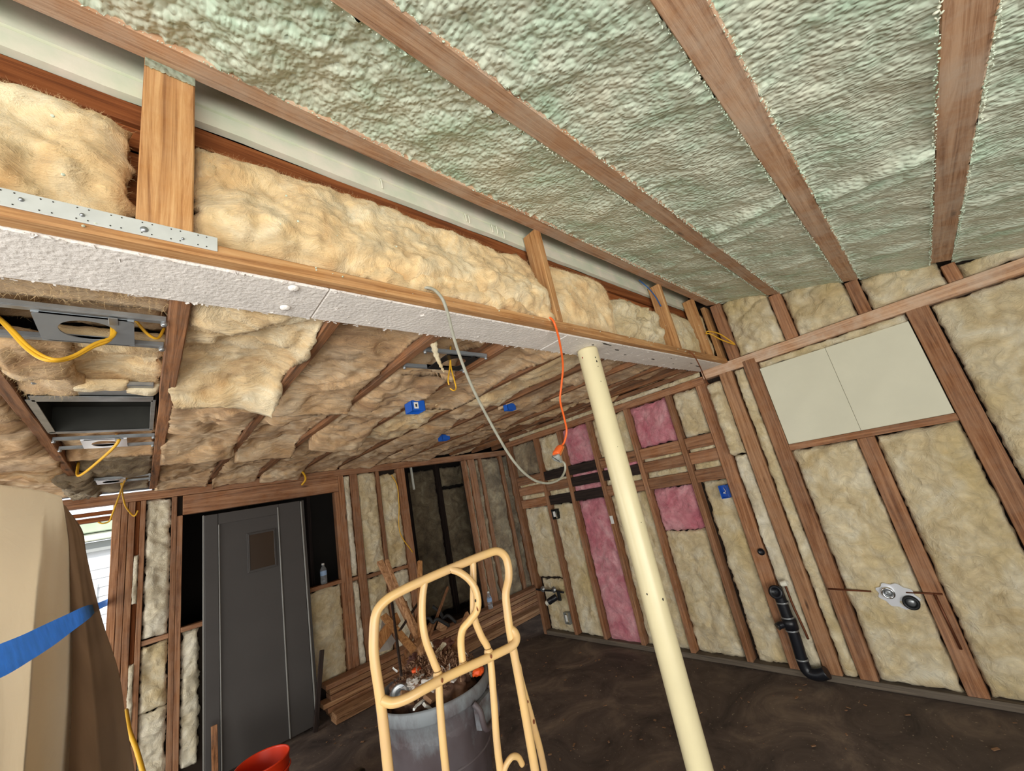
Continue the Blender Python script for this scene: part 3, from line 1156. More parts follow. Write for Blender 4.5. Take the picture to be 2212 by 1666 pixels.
ST = [(0.965, 1.065, 0.045, 2.268, 'pale brown stud right of the black drain pipe', 'pale_stud'),
      (0.775, 0.872, 0.045, 2.352, 'stud at the left edge of the white boards', 'stud'),
      (0.295, 0.385, 0.045, 1.558, 'short stud below the middle of the white boards', 'stud'),
      (-0.205, -0.100, 0.045, 2.34, 'wide knotty stud at the right edge of the white boards', 'stud'),
      (1.180, 1.280, 0.045, 2.235, 'wide red stud behind the black drain pipe', 'stud'),
      (1.528, 1.573, 0.045, 2.235, 'stud between the cream and pink bays, left of the blue outlet box', 'stud'),
      (1.985, 2.030, 0.045, 2.235, 'stud just right of the slanting white pole', 'stud'),
      (2.470, 2.515, 0.045, 2.235, 'stud right of the full-height pink bay, carrying a white tag', 'stud'),
      (2.908, 2.953, 0.045, 2.235, 'stud left of the full-height pink bay', 'stud'),
      (3.300, 3.345, 0.045, 2.235, 'stud right of the water valves', 'stud'),
      (3.790, 3.835, 0.0, 2.235, 'last stud of the pink wall at the dark passage', 'stud')]
for y0, y1, z0, z1, lab, m in ST:
    lumber('wall_stud', (3.5, y0, z0), (3.592, y1, z1), M[m], lab, 'stud', 'end wall studs', seg=0.2, warp=0.003)
lumber('wall_stud', (3.502, -0.70, 0.045), (3.592, -0.61, 2.268), M['stud'], 'stud near the right edge of the frame, behind bulging batts', 'stud', 'end wall studs', seg=0.3)

# little studs of the gable above the plate
GB = [(0.875, 0.955, 'gable stud standing in the corner beside the knee wall'),
      (0.462, 0.540, 'gable stud under the second rafter'),
      (0.035, 0.105, 'gable stud under the wide middle rafter'),
      (-0.385, -0.325, 'gable stud under the reddish rafter')]
for y0, y1, lab in GB:
    lumber('gable_stud', (3.505, y0, 2.354), (3.592, y1, zroof((y0 + y1) / 2) + 0.0), M['stud'], lab, 'stud', 'gable studs', seg=0.1)
lumber('gable_stud', (3.47, 0.985, 2.385), (3.592, 1.02, 2.86), M['golden'], 'thin stud tucked in the corner left of the gable corner stud', 'stud', 'gable studs', seg=0.1)
for y0, y1, lab in ((0.545, 0.872, 'cream batt in the gable left of the second rafter'),
                    (0.110, 0.458, 'crumpled cream batt in the gable between second and third rafters'),
                    (-0.320, 0.030, 'cream batt in the gable left of the reddish rafter'),
                    (-0.80, -0.39, 'cream batt in the gable at the right frame edge')):
    zt = zroof((y0 + y1) / 2)
    sl = 0.3 * (y1 - y0)
    XW('gable_batt', y0, y1, 2.354, zt + 0.05, M['cream'], lab, x=3.545, res=0.012, bulge=0.055, amp=0.02, freq=8, crease=0.02, crease_f=6, ragged=0.012, seed=int(y0 * 50) + 60,
       group='gable batts')

# blocking rows in the pink wall
ROWS = ((1.718, 1.820), (1.590, 1.690), (1.432, 1.535))
BAYS = [(1.283, 1.525, 'sss', 'left of the drain pipe, over the blue outlet box'),
        (1.576, 1.982, 'sss', 'between the two small pink batts'),
        (2.033, 2.467, 'sds', 'behind the white pole'),
        (2.518, 2.905, 'ddd', 'in the full-height pink bay'),
        (2.956, 3.297, 'dsd', 'beside the hanging plug'),
        (3.348, 3.787, 'sss', 'in the end bay over the water valves')]
for y0, y1, code, where in BAYS:
    for r, (z0, z1) in enumerate(ROWS):
        c = {'s': 'brown', 'd': 'blackened'}[code[r]]
        m = M['stud'] if code[r] == 's' else M['dark']
        lumber('blocking', (3.512, y0, z0), (3.555, y1, z1), m, '%s %s block %s' % (('upper', 'middle', 'lower')[r], c, where), 'block', 'blocking in the pink wall', seg=0.2, warp=0.001)

WALLB = [  # y0, y1, z0, z1, material, label
    (-0.97, -0.215, 0.045, 2.262, 'cream', 'wide rippled cream batt at the right edge of the frame'),
    (-0.095, 0.290, 0.045, 1.556, 'cream', 'cream batt under the right half of the white boards'),
    (0.390, 0.770, 0.045, 1.556, 'cream', 'cream batt behind the shower rough-in plate'),
    (-0.095, 0.770, 2.21, 2.266, 'cream', 'folded strip of batt above the white boards'),
    (0.877, 0.960, 0.045, 2.265, 'cream', 'narrow whitish batt between the pale brown stud and the board edge stud'),
    (1.070, 1.176, 0.045, 1.60, 'white_wool', 'narrow whitish batt beside the black drain pipe'),
    (1.072, 1.182, 1.60, 2.22, 'cream', 'crumpled batt spilling out at the corner below the beam end'),
    (1.285, 1.500, 0.045, 1.425, 'cream', 'cream batt below the blue outlet box'),
    (1.285, 1.524, 1.825, 2.232, 'cream', 'short cream batt at the top, right of the upper pink batt'),
    (1.578, 1.980, 1.825, 2.232, 'pink', 'small pink batt high up, right of the white pole'),
    (1.578, 1.980, 1.045, 1.428, 'pink', 'small pink batt under the blocks, right of the white pole'),
    (1.600, 1.980, 0.045, 1.040, 'cream', 'tall cream batt under the lower small pink batt'),
    (2.036, 2.464, 1.825, 2.232, 'cream', 'pale batt at the top directly behind the white pole'),
    (2.036, 2.464, 0.045, 1.428, 'cream', 'tall cream batt directly behind the white pole'),
    (2.521, 2.902, 1.825, 2.232, 'pink', 'pink batt at the top of the bay by the orange cord'),
    (2.521, 2.902, 0.03, 1.430, 'pink', 'full-length pink batt reaching down to the floor'),
    (2.959, 3.296, 1.825, 2.232, 'cream', 'cream batt at the top behind the grey plug'),
    (2.990, 3.294, 0.045, 1.430, 'cream', 'ridged cream batt left of the long pink batt'),
    (3.390, 3.785, 0.62, 1.428, 'cream', 'cream batt above the water valves'),
    (3.370, 3.740, 0.045, 0.60, 'cream', 'cream batt below the water valves'),
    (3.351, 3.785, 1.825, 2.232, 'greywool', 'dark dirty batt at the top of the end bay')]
for i, (y0, y1, z0, z1, m, lab) in enumerate(WALLB):
    deep = y0 > 1.25
    XW('fibreglass_batt', y0, y1, z0, z1, M[m], lab, x=3.565 if deep else 3.54, res=0.016 if z1 - z0 > .5 else 0.012, bulge=0.11 if 'spilling' in lab else 0.035 if deep else 0.045, amp=0.016 if deep else 0.012, puff=.05 if 'spilling' in lab else .02,
       freq=6.5, crease=0.014 if y1 - y0 > .2 else 0.006, crease_f=3.5, ragged=0.020 if deep else 0.013, seed=100 + i, group='end wall batts', edge=6)
# fibreglass showing between the rows of blocks
for i, (y0, y1, code, where) in enumerate(BAYS):
    for r, (z0, z1) in enumerate(((1.690, 1.718), (1.535, 1.590))):
        m = 'pink' if i == 3 or (i == 2 and r == 0) else 'cream'
        XW('fibreglass_strip', y0 + .005, y1 - .005, z0 - .004, z1 + .004, M[m], '%s %s fibreglass strip %s' % (('upper', 'lower')[r], m, where.replace(', over the blue outlet box','')), x=3.55, res=0.010,
           bulge=0.03, amp=0.010, freq=18, ragged=0.006, seed=140 + i * 2 + r, group='fibreglass between blocks')

# white boards screwed between the studs
for y0, y1, lab in ((0.346, 0.772, 'left white board between the studs, the narrower looking one'), (-0.094, 0.3445, 'right white board between the studs')):
    bm = bmesh.new()
    bm_box(bm, (3.512, y0, 1.606), (3.526, y1, 2.212), 0.0015)
    tag(mesh_obj('white_board', bm, M['board']), lab, 'board', 'white boards in the end wall')
lumber('sill_board', (3.498, -0.098, 1.560), (3.59, 0.774, 1.605), M['stud'], 'thin sill board under the two white boards', 'board', seg=0.2)

# shower rough-in with mounting bar
t = thing('shower_rough_in', (3.5, 0.5, 0.56), 'shower valve rough-in with scalloped white plate between studs', 'plumbing')
bm = bmesh.new()
vs = []
for i in range(48):
    a = 2 * math.pi * i / 48
    r = 0.075 + 0.006 * math.cos(9 * a)
    vs.append(bm.verts.new((3.487, 0.522 - (r * 1.25 * math.cos(a)) - 0.015, 0.578 + r * .95 * math.sin(a) - 0.18 * r * math.cos(a))))
f = bm.faces.new(vs)
e = bmesh.ops.extrude_face_region(bm, geom=[f])
bmesh.ops.translate(bm, verts=[v for v in e['geom'] if isinstance(v, bmesh.types.BMVert)], vec=(0.006, 0, 0))
mesh_obj('scalloped_plate', bm, M['white_steel'], t)
for (y, z, r, mm, nm) in ((0.545, 0.598, 0.034, 'chrome', 'chrome_ring'), (0.455, 0.545, 0.040, 'black_steel', 'rubber_ring')):
    bm = bmesh.new()
    bm_lathe(bm, [(r * .55, 0.01), (r * .6, -0.012), (r * .8, -0.024), (r, -0.018), (r, 0.01)], (3.485, y, z), 28, (1, 0, 0))
    mesh_obj(nm, bm, M[mm], t)
    bm = bmesh.new()
    bm_lathe(bm, [(0.0005, 0.0), (r * .56, 0.0), (r * .56, 0.004)], (3.480, y, z), 24, (1, 0, 0))
    mesh_obj('inner_cap', bm, M['steel'], t)
bm = bmesh.new()
bm_tube(bm, [(3.492, 0.86, 0.605), (3.492, 0.63, 0.598)], 0.010, 8, flat=.5)
mesh_obj('mounting_bar', bm, M['copper'], t)
bm = bmesh.new()
bm_tube(bm, [(3.492, 0.46, 0.60), (3.492, 0.30, 0.596)], 0.010, 8, flat=.5)
mesh_obj('mounting_bar', bm, M['copper'], t)
bm = bmesh.new()
bm_tube(bm, [(3.488, 0.335, 0.60), (3.488, 0.325, 0.30)], 0.007, 8)
mesh_obj('thin_pipe', bm, M['copper'], t)

# black drain stack
t = thing('drain_pipe', (3.44, 1.17, 0.05), 'black drain pipe with elbow and clamps standing at the end wall', 'pipe')
tube('pipe_body', [(3.44, 1.165, 0.62), (3.44, 1.160, 0.45), (3.44, 1.155, 0.30), (3.44, 1.16, 0.14), (3.435, 1.145, 0.075), (3.43, 1.09, 0.066), (3.43, 1.03, 0.09)], 0.038, M['pipe_black'], t, sides=18)
for z in (0.52, 0.42, 0.335, 0.15):
    bm = bmesh.new()
    bm_lathe(bm, [(0.0385, -0.006), (0.0415, -0.005), (0.0415, 0.005), (0.0385, 0.006)], (3.44, 1.158, z), 20)
    mesh_obj('clamp_ring', bm, M['steel'], t)
bm = bmesh.new()
bm_lathe(bm, [(0.0385, -0.035), (0.047, -0.034), (0.048, 0.03), (0.0385, 0.035)], (3.44, 1.157, 0.378), 20)
mesh_obj('coupling', bm, M['pipe_black'], t)
tube('side_branch', [(3.43, 1.165, 0.378), (3.42, 1.215, 0.370), (3.40, 1.235, 0.362)], 0.024, M['pipe_black'], t, sides=14)
bm = bmesh.new()
bm_lathe(bm, [(0.040, -0.02), (0.046, -0.018), (0.046, 0.01), (0.030, 0.012), (0.026, 0.0), (0.004, 0.0)], (3.40, 1.165, 0.60), 22, (-1, 0, 0.3))
mesh_obj('trap_opening', bm, M['pipe_black'], t)
bm = bmesh.new()
bm_lathe(bm, [(0.018, 0), (0.02, .04), (0.014, .045), (.012, 0.01)], (3.44, 1.125, 0.645), 16, (0, -1, .2))
mesh_obj('pale_fitting', bm, M['pvc'], t)
tube('copper_line', [(3.45, 1.105, 0.66), (3.45, 1.10, 0.5), (3.45, 1.085, 0.36), (3.455, 1.08, 0.28)], 0.008, M['copper'], t)
bm = bmesh.new()
bm_lathe(bm, [(0.002, -.006), (0.022, -.004), (0.026, .004), (0.024, .012)], (3.49, 1.20, 0.86), 14, (-1, 0, 0))
tag(mesh_obj('pipe_cap', bm, M['pipe_black']), 'small round black cap on the stud above the drain pipe', 'cap')

# laundry valves in the end bay
t = thing('water_valves', (3.47, 3.55, 0.5), 'pair of water valves on a black pipe above a white-tipped drain outlet', 'plumbing')
tube('valve_pipe', [(3.46, 3.77, 0.505), (3.46, 3.66, 0.50), (3.46, 3.50, 0.50), (3.46, 3.34, 0.49)], 0.011, M['black_steel'], t)
for y in (3.66, 3.48):
    bm = bmesh.new()
    bm_lathe(bm, [(0.004, -.02), (0.03, -.02), (0.034, -.014), (0.03, -.006), (0.012, 0), (0.012, .02)], (3.445, y, 0.515), 16, (-1, 0, 0.2))
    mesh_obj('valve_handle', bm, M['steel'], t)
tube('drain_outlet', [(3.46, 3.46, 0.44), (3.42, 3.50, 0.42), (3.40, 3.54, 0.40)], [0.035] * 17, M['pipe_black'], t, sides=16)
tube('white_tip', [(3.40, 3.54, 0.40), (3.385, 3.57, 0.385)], 0.026, M['pvc'], t, sides=16)
bm = bmesh.new()
bm_box(bm, (3.45, 3.40, 0.40), (3.47, 3.44, 0.50), 0.003)
mesh_obj('bracket', bm, M['black_steel'], t)


def device_box(name, c, w, h, mat, label, facing='x', wires=True, lab=False):
    t = thing(name, c, label, 'outlet box')
    c = Vector(c)
    bm = bmesh.new()
    # open box: back plus four sides
    D = 0.05
    if facing == 'x':
        for lo, hi in (((0, -w, -h), (.003, w, h)), ((-D, -w, -h), (0, -w + .004, h)), ((-D, w - .004, -h), (0, w, h)), ((-D, -w, -h), (0, w, -h + .004)), ((-D, -w, h - .004), (0, w, h))):
            bm_box(bm, c + Vector(lo), c + Vector(hi), 0.0008)
    else:
        for lo, hi in (((-w, -h, 0), (w, h, .003)), ((-w, -h, -D), (-w + .004, h, 0)), ((w - .004, -h, -D), (w, h, 0)), ((-w, -h, -D), (w, -h + .004, 0)), ((-w, h - .004, -D), (w, h, 0))):
            bm_box(bm, c + Vector(lo), c + Vector(hi), 0.0008)
    mesh_obj('box_shell', bm, mat, t)
    if wires:
        d = Vector((-.03, 0, 0)) if facing == 'x' else Vector((0, 0, -.03))
        tube('wire_loop', [c + Vector((0, .01, .03)) if facing == 'x' else c + Vector((.01, .02, 0)), c + d + Vector((0, -.01, 0)), c + d * .9 + Vector((0, .012, -.01)), c + d * .3 + Vector((0, 0, -.02)) if facing == 'x' else c + d * .4], 0.003, M['label'], t)
    if lab:
        bm = bmesh.new()
        if facing == 'x':
            bm_box(bm, c + Vector((-.0515, -w * .5, -h * .5)), c + Vector((-.0505, w * .4, h * .6)))
        else:
            bm_box(bm, c + Vector((-w - .001, -h * .3, -.042)), c + Vector((-w - .0002, h * .5, -.012)))
        mesh_obj('paper_label', bm, M['label'], t)
    return t


device_box('outlet_box', (3.50, 1.315, 1.335), 0.030, 0.052, M['blue_box'], 'blue outlet box on the stud left of the drain pipe')
device_box('outlet_box', (3.53, 3.24, 1.325), 0.04, 0.055, M['black_steel'], 'black outlet box with white label left of the long pink batt', lab=True)
device_box('outlet_box', (3.53, 3.40, 0.21), 0.035, 0.06, M['grey_plug'], 'grey outlet box low in the end bay under the valves', lab=True)
bm = bmesh.new()
bm_box(bm, (3.495, 2.468, 1.16), (3.499, 2.505, 1.24), 0.001)
tag(mesh_obj('white_tag', bm, M['label']), 'small white paper tag on the stud left of the white pole', 'tag')

# ------------------------------------------------------------------ flat ceiling: joists and sagging batts
JX = [-1.14, -0.745, -0.345, 0.055, 0.447, 0.842, 1.235, 1.635, 2.035, 2.435, 2.835, 3.235]
ORD = ['first', 'second', 'third', 'fourth', 'fifth', 'sixth', 'seventh', 'eighth', 'ninth', 'tenth', 'eleventh', 'twelfth']
JLAB = {0: 'ceiling joist far left, outside the photo', 1: 'ceiling joist above the plastic sheeting at the left edge',
        2: 'ceiling joist left of the duct boot, its end wrapped in grey lint', 3: 'large notched ceiling joist right of the duct boot',
        4: 'second ceiling joist to the right of the duct boot', 5: 'ceiling joist left of the black light plate',
        6: 'ceiling joist carrying the nearest blue box, right of the black light plate'}
for i, x in enumerate(JX):
    lab = JLAB.get(i, '%s ceiling joist counted from the duct boot towards the pink wall' % ORD[i - 3])
    w = 0.046 if i == 3 else 0.040
    lumber('ceiling_joist', (x - w / 2, 1.194, 2.342), (x + w / 2, 4.78, 2.482), M['joist'], lab, 'joist', 'ceiling joists', seg=0.15, warp=0.006)
for i, x in enumerate((3.64, 4.04, 4.44, 4.84)):
    lumber('ceiling_joist', (x - .02, 3.87, 2.342), (x + .02, 4.78, 2.482), M['joist'], '%s short joist over the dark passage' % ORD[i], 'joist', 'passage joists', seg=0.3)

rr = random.Random(21)


def cbatt(xa, xb, ya, yb, z, label, seed, mat='tan', drop_end=0.05, drop_side=0.0, side=1, bulge=0.05, amp=0.03, crease=0.03, res=0.014, lumps=0.02, ragged=.02):
    def hf(u, v):
        s = u if side > 0 else 1 - u
        return drop_end * max(0, (v - .72) / .28) ** 1.6 + drop_side * max(0, (s - .62) / .38) ** 1.5 * (0.6 + .4 * math.sin(v * 9 + seed))
    return batt('ceiling_batt', (xa, ya, z), (xb - xa, 0, 0), (0, yb - ya, 0), (0, 0, -1), M[mat], label, 'sagging ceiling batts', res=res,
                bulge=bulge, amp=amp * .45, freq=6.5, crease=crease * .6, crease_f=1.9, ragged=ragged, seed=seed, thick=0.03, edge=3, hfun=hf, lumps=lumps * .6, ledge=.024, ledge_f=2.1, puff=.014)


# the lit bay with the fittings
cbatt(-0.325, 0.030, 1.20, 1.325, 2.37, 'torn batt above the near steel light plate, against the painted beam', 1, bulge=.02, amp=.03, drop_end=.0)
cbatt(-0.20, 0.030, 1.545, 1.97, 2.372, 'smooth tan batt between the steel light plate and the duct boot', 2, mat='amber', drop_end=.0, bulge=.01, amp=.01, lumps=.005)
cbatt(-0.325, -0.18, 1.56, 2.06, 2.355, 'slumped batt left of the duct boot', 3, drop_end=.0, bulge=.02)
cbatt(-0.325, 0.030, 2.72, 3.30, 2.40, 'shaggy batt behind the second light plate', 4, bulge=.03, amp=.03, crease=.04)
cbatt(-0.325, 0.030, 3.30, 4.05, 2.41, 'stringy grey batt before the third light plate', 5, mat='greywool', bulge=.03, amp=.04, crease=.05)
cbatt(-0.325, 0.030, 4.18, 4.72, 2.40, 'ragged batt at the wall beyond the third light plate', 6, mat='greywool', bulge=.03, amp=.03)
cbatt(-0.325, 0.030, 1.30, 1.60, 2.435, 'tan batt seen through the hole of the near steel light plate', 14, drop_end=0, bulge=.015, amp=.01, lumps=0)
cbatt(-0.725, -0.365, 1.25, 2.35, 2.385, 'batt in the leftmost bay near the painted beam', 7, bulge=.04)
cbatt(-0.725, -0.350, 2.35, 3.30, 2.37, 'batt hanging in the leftmost bay over the plastic sheeting', 8, bulge=.05, amp=.03)
cbatt(-0.725, -0.365, 3.28, 4.70, 2.39, 'far batt in the leftmost bay over the plastic sheeting', 9, bulge=.03)
bm = bmesh.new()
for (c, s) in (((-0.14, 1.95, 2.348), (.085, .030, .022)), ((-0.02, 1.99, 2.350), (.05, .035, .02))):
    o = batt('insulation_scrap', (c[0] - s[0], c[1] - s[1], c[2] + .012), (s[0] * 2, 0, 0), (0, s[1] * 2, 0), (0, 0, -1), M['amber'],
             'folded yellow insulation scrap lying over the %s edge of the duct boot' % ('left upper' if s[0] > .08 else 'right upper'), 'scraps at the duct boot', res=.008, bulge=.022, amp=.006, ragged=.006, seed=int(s[0] * 100), thick=.012)
bm.free()

NAMES = ['just right of the big notched joist', 'in the second bay right of the duct boot', 'in the bay left of the black light plate', 'in the bay of the black light plate',
         'in the fifth bay right of the duct boot', 'in the sixth bay right of the duct boot', 'in the seventh bay right of the duct boot',
         'in the eighth bay right of the duct boot', 'in the ninth bay right of the duct boot', 'in the last bay beside the pink wall']
pos3 = ['nearest the painted beam', 'in the middle of the bay', 'towards the far wall']
for k, i in enumerate(range(3, 12)):
    xa = JX[i] + 0.018
    xb = (JX[i + 1] if i < 11 else 3.52) - 0.018
    cuts = [1.20, 2.05 + rr.uniform(-.15, .2), 3.1 + rr.uniform(-.25, .25), 4.70 if k < 6 else 4.74]
    if i == 5:
        cuts = [1.20, 1.62, 3.0, 4.7]
    for j in range(3):
        ya, yb = cuts[j], cuts[j + 1]
        over = rr.uniform(0.0, 0.03)
        z = 2.372 + rr.uniform(-.012, .012)
        bl = rr.uniform(.005, .03)
        if i == 5 and j == 0:
            z, bl = 2.45, .01
        if i == 10 or i == 11:
            z, bl = 2.41, .02
        cbatt(xa, xb, ya, yb + .05, z, 'batt %s, %s' % (NAMES[k], pos3[j]), 30 + k * 3 + j,
              mat=('tan' if (k + j) % 4 else 'amber') if j < 2 else 'tan',
              drop_end=rr.uniform(.05, .10) * (1 if k < 3 else .55), drop_side=rr.uniform(.01, .065) * (1 if k < 3 else .7), side=rr.choice((-1, 1, 1)), bulge=bl,
              amp=rr.uniform(.022, .034), crease=rr.uniform(.02, .04), res=.014 if k < 4 else .018)

# hanging tuft and grey lint on joist
tube('insulation_tuft', [(0.865, 1.27, 2.35), (0.875, 1.28, 2.30), (0.885, 1.275, 2.25), (0.893, 1.27, 2.215)], [.015 - .0005 * k + .0025 * math.sin(k * 2.9) * math.cos(k * 1.3) for k in range(24)] + [.002], M['cream'], n=8)
tag(bpy.context.scene.objects['insulation_tuft'], 'ragged tuft of fibreglass dangling beside the black light plate', 'insulation')
batt('lint_wrap', (-0.43, 3.75, 2.345), (0.17, 0, 0), (0, 1.0, 0), (0, 0, -1), M['greywool'], 'clump of grey lint wrapped over the far end of a joist above the sheeting', res=.012,
     bulge=.04, amp=.03, freq=12, crease=.03, crease_f=8, ragged=.03, seed=77, thick=.02)


# recessed light plates on their bar hangers
def light_plate(xa, xb, ya, yb, mat, label, z=2.338, bar0=None, bar1=None):
    t = thing('light_mounting_plate', ((xa + xb) / 2, (ya + yb) / 2, z), label, 'light fitting', 'light mounting plates')
    cx, cy = (xa + xb) / 2, (ya + yb) / 2
    rx, ry = (xb - xa) * .30, (yb - ya) * .36
    bm = bmesh.new()
    n = 40
    inner, outer = [], []
    for k in range(n):
        a = 2 * math.pi * (k + .5) / n
        c, s = math.cos(a), math.sin(a)
        inner.append((cx + rx * c, cy + ry * s))
        q = max(abs(c), abs(s))
        outer.append((cx + (xb - xa) / 2 * c / q, cy + (yb - ya) / 2 * s / q))
    lv = [[bm.verts.new((p[0], p[1], zz)) for p in ring] for zz in (z, z + .003) for ring in (inner, outer)]
    for k in range(n):
        m = (k + 1) % n
        bm.faces.new((lv[0][k], lv[1][k], lv[1][m], lv[0][m]))
        bm.faces.new((lv[2][k], lv[2][m], lv[3][m], lv[3][k]))
        bm.faces.new((lv[1][k], lv[3][k], lv[3][m], lv[1][m]))
        bm.faces.new((lv[0][k], lv[0][m], lv[2][m], lv[2][k]))
    bm_box(bm, (xa, ya, z), (xb, ya + .003, z + .022))
    bm_box(bm, (xa, yb - .003, z), (xb, yb, z + .022))
    mesh_obj('plate', bm, mat, t)
    b0 = bar0 if bar0 is not None else xa - .1
    b1 = bar1 if bar1 is not None else xb + .1
    for y in (ya - .006, yb + .006):
        bm = bmesh.new()
        bm_box(bm, (b0, y - .009, z + .004), (b1, y + .009, z + .008), .001)
        bm_box(bm, (b0, y - .009, z + .008), (b1, y - .006, z + .02), .0006)
        mesh_obj('hanger_bar', bm, M['steel'] if mat != M['black_steel'] else M['plate_steel'], t)
        for xx in (b0 + .004, b1 - .004):
            bm = bmesh.new()
            bm_lathe(bm, [(0.0005, -0.004), (0.006, -.003), (0.008, 0.002), (0.003, .02)], (xx, y, z - .004), 12)
            mesh_obj('screw', bm, M['steel'], t)
    bm = bmesh.new()
    bm_box(bm, (xb - (xb - xa) * .27, ya - .012, z - .002), (xb - (xb - xa) * .17, ya + .03, z + .001), .0005)
    mesh_obj('spring_clip', bm, M['steel'] if mat != M['black_steel'] else M['black_steel'], t)
    return t


light_plate(-0.215, -0.035, 1.345, 1.515, M['plate_steel'], 'large steel light plate nearest the camera with an oval hole', bar0=-0.322, bar1=0.030)
light_plate(-0.235, -0.075, 2.74, 2.93, M['white_steel'], 'bright steel light plate just past the duct boot', bar0=-0.322, bar1=0.030)
light_plate(-0.255, -0.105, 4.02, 4.20, M['white_steel'], 'bright steel light plate nearest the far wall, above the window opening', bar0=-0.322, bar1=0.030)
light_plate(0.985, 1.175, 1.355, 1.535, M['black_steel'], 'black light plate with a round hole right of the grey cord', bar0=0.865, bar1=1.212)

# duct boot
t = thing('duct_boot', (-0.145, 2.36, 2.36), 'galvanised rectangular duct boot open downwards between two joists', 'duct')
x0, x1, y0, y1, zt, zb = -0.318, 0.020, 2.10, 2.60, 2.47, 2.350
bm = bmesh.new()
bm_box(bm, (x0, y0, zb), (x1, y0 + .003, zt))
bm_box(bm, (x0, y1 - .003, zb), (x1, y1, zt))
bm_box(bm, (x0, y0, zb), (x0 + .003, y1, zt))
bm_box(bm, (x1 - .003, y0, zb), (x1, y1, zt))
mesh_obj('duct_walls', bm, M['duct_shade'], t)
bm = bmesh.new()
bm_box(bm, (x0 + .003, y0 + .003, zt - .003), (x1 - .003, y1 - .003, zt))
mesh_obj('duct_top', bm, M['duct_shade'], t)
bm = bmesh.new()
bm_box(bm, (x0 + .01, y0 - .045, zb - .004), (x1 - .005, y0 + .02, zb - .001), .001)
bm_box(bm, (x0, y1 - .015, zb - .004), (x1, y1 + .02, zb - .001), .001)
bm_box(bm, (x0 - .004, y0, zb - .004), (x0 + .02, y1, zb - .001), .001)
bm_box(bm, (x1 - .012, y0, zb - .004), (x1 + .003, y1, zb - .001), .001)
mesh_obj('flange', bm, M['steel'], t)
bm = bmesh.new()
bm_box(bm, (x0 + .03, y0 - .17, zb + .002), (x1 - .005, y0 - .045, zb + .02), .003)
mesh_obj('outer_sleeve', bm, M['steel'], t)

# blue ceiling boxes
def ceiling_box(c, w, h, label, lab=True):
    t = thing('ceiling_outlet_box', c, label, 'outlet box', 'blue ceiling boxes')
    cx, cy, cz = c
    bm = bmesh.new()
    for lo, hi in (((-w, -h, .06), (w, h, .063)), ((-w, -h, 0), (-w + .004, h, .06)), ((w - .004, -h, 0), (w, h, .06)), ((-w, -h, 0), (w, -h + .004, .06)), ((-w, h - .004, 0), (w, h, .06))):
        bm_box(bm, Vector(c) + Vector(lo), Vector(c) + Vector(hi), .001)
    mesh_obj('box_shell', bm, M['blue_box'], t)
    if lab:
        bm = bmesh.new()
        bm_box(bm, (cx - w * .7, cy - h - .0012, cz + .012), (cx - w * .05, cy - h - .0004, cz + .05))
        mesh_obj('paper_label', bm, M['label'], t)
        bm = bmesh.new()
        bm_box(bm, (cx - w * .5, cy - h - .0018, cz + .022), (cx - w * .25, cy - h - .0012, cz + .04))
        mesh_obj('label_mark', bm, M['chip'], t)


ceiling_box((1.195, 2.06, 2.262), .045, .045, 'blue ceiling box nearest the camera, hanging from a joist with a white label')
ceiling_box((1.18, 3.12, 2.275), .05, .05, 'blue ceiling box behind the ragged fringe, left of the nearest one', False)
ceiling_box((2.15, 3.24, 2.29), .045, .04, 'small flat blue ceiling box between the second one and the grey cord', False)
ceiling_box((2.10, 2.18, 2.295), .045, .025, 'dark narrow ceiling box right of the grey cord', False)
bm = bmesh.new()
for k in range(26):
    x = .93 + .010 * k + rr.uniform(-.004, .004)
    l = rr.uniform(.02, .06)
    y = 3.02 + rr.uniform(-.02, .02)
    bm_tube(bm, catmull([(x, y, 2.35), (x + rr.uniform(-.01, .01), y, 2.35 - l * .5), (x + rr.uniform(-.015, .015), y + rr.uniform(-.01, .01), 2.35 - l)], 3), [.009, .009, .008, .007, .006, .004, .002], 6)
o = mesh_obj('fibre_fringe', bm, M['cream'])
tag(o, 'ragged fringe of pale fibreglass hanging above the second blue ceiling box', 'insulation', kind='stuff')

# yellow cables
def cable(name, pts, r, mat, label, cat='cable', group=None, n=10, sides=8):
    o = tube(name, pts, r, mat, n=n, sides=sides)
    return tag(o, label, cat, group)


Z = 2.34
A = lambda px, py, z=2.33: at(px, py, 2, z)
B = lambda px, py, y: at(px, py, 1, y)
t = thing('yellow_cable', (-0.1, 1.4, 2.33), 'thick yellow cable looping down in front of the near steel light plate', 'cable', 'yellow cables')
tube('cable_strand', [(-0.30, 1.50, 2.40), B(20, 712, 1.42), B(60, 755, 1.38), B(100, 778, 1.36), B(150, 775, 1.38), B(200, 750, 1.40), B(240, 730, 1.42), (-0.085, 1.44, 2.40)], .0045, M['yellow_wire'], t)
tube('cable_strand', [(-0.30, 1.505, 2.40), B(22, 708, 1.42), B(66, 752, 1.38), B(112, 776, 1.36), B(156, 770, 1.38), B(205, 743, 1.40), B(246, 724, 1.42), (-0.080, 1.44, 2.405)], .0045, M['yellow_wire'], t)
cable('yellow_cable', [(-0.035, 1.44, 2.39), (-0.01, 1.46, 2.36), (0.015, 1.48, 2.355), (0.03, 1.5, 2.40)], .004, M['yellow_wire'], 'short yellow cable between the near light plate and the joist', group='yellow cables')
cable('yellow_cable', [(-0.12, 2.84, 2.40), B(255, 955, 2.75), B(215, 995, 3.0), B(170, 1028, 3.3), (-0.30, 3.5, 2.38)], .007, M['yellow_wire'], 'yellow cable running down left from the second light plate', group='yellow cables')
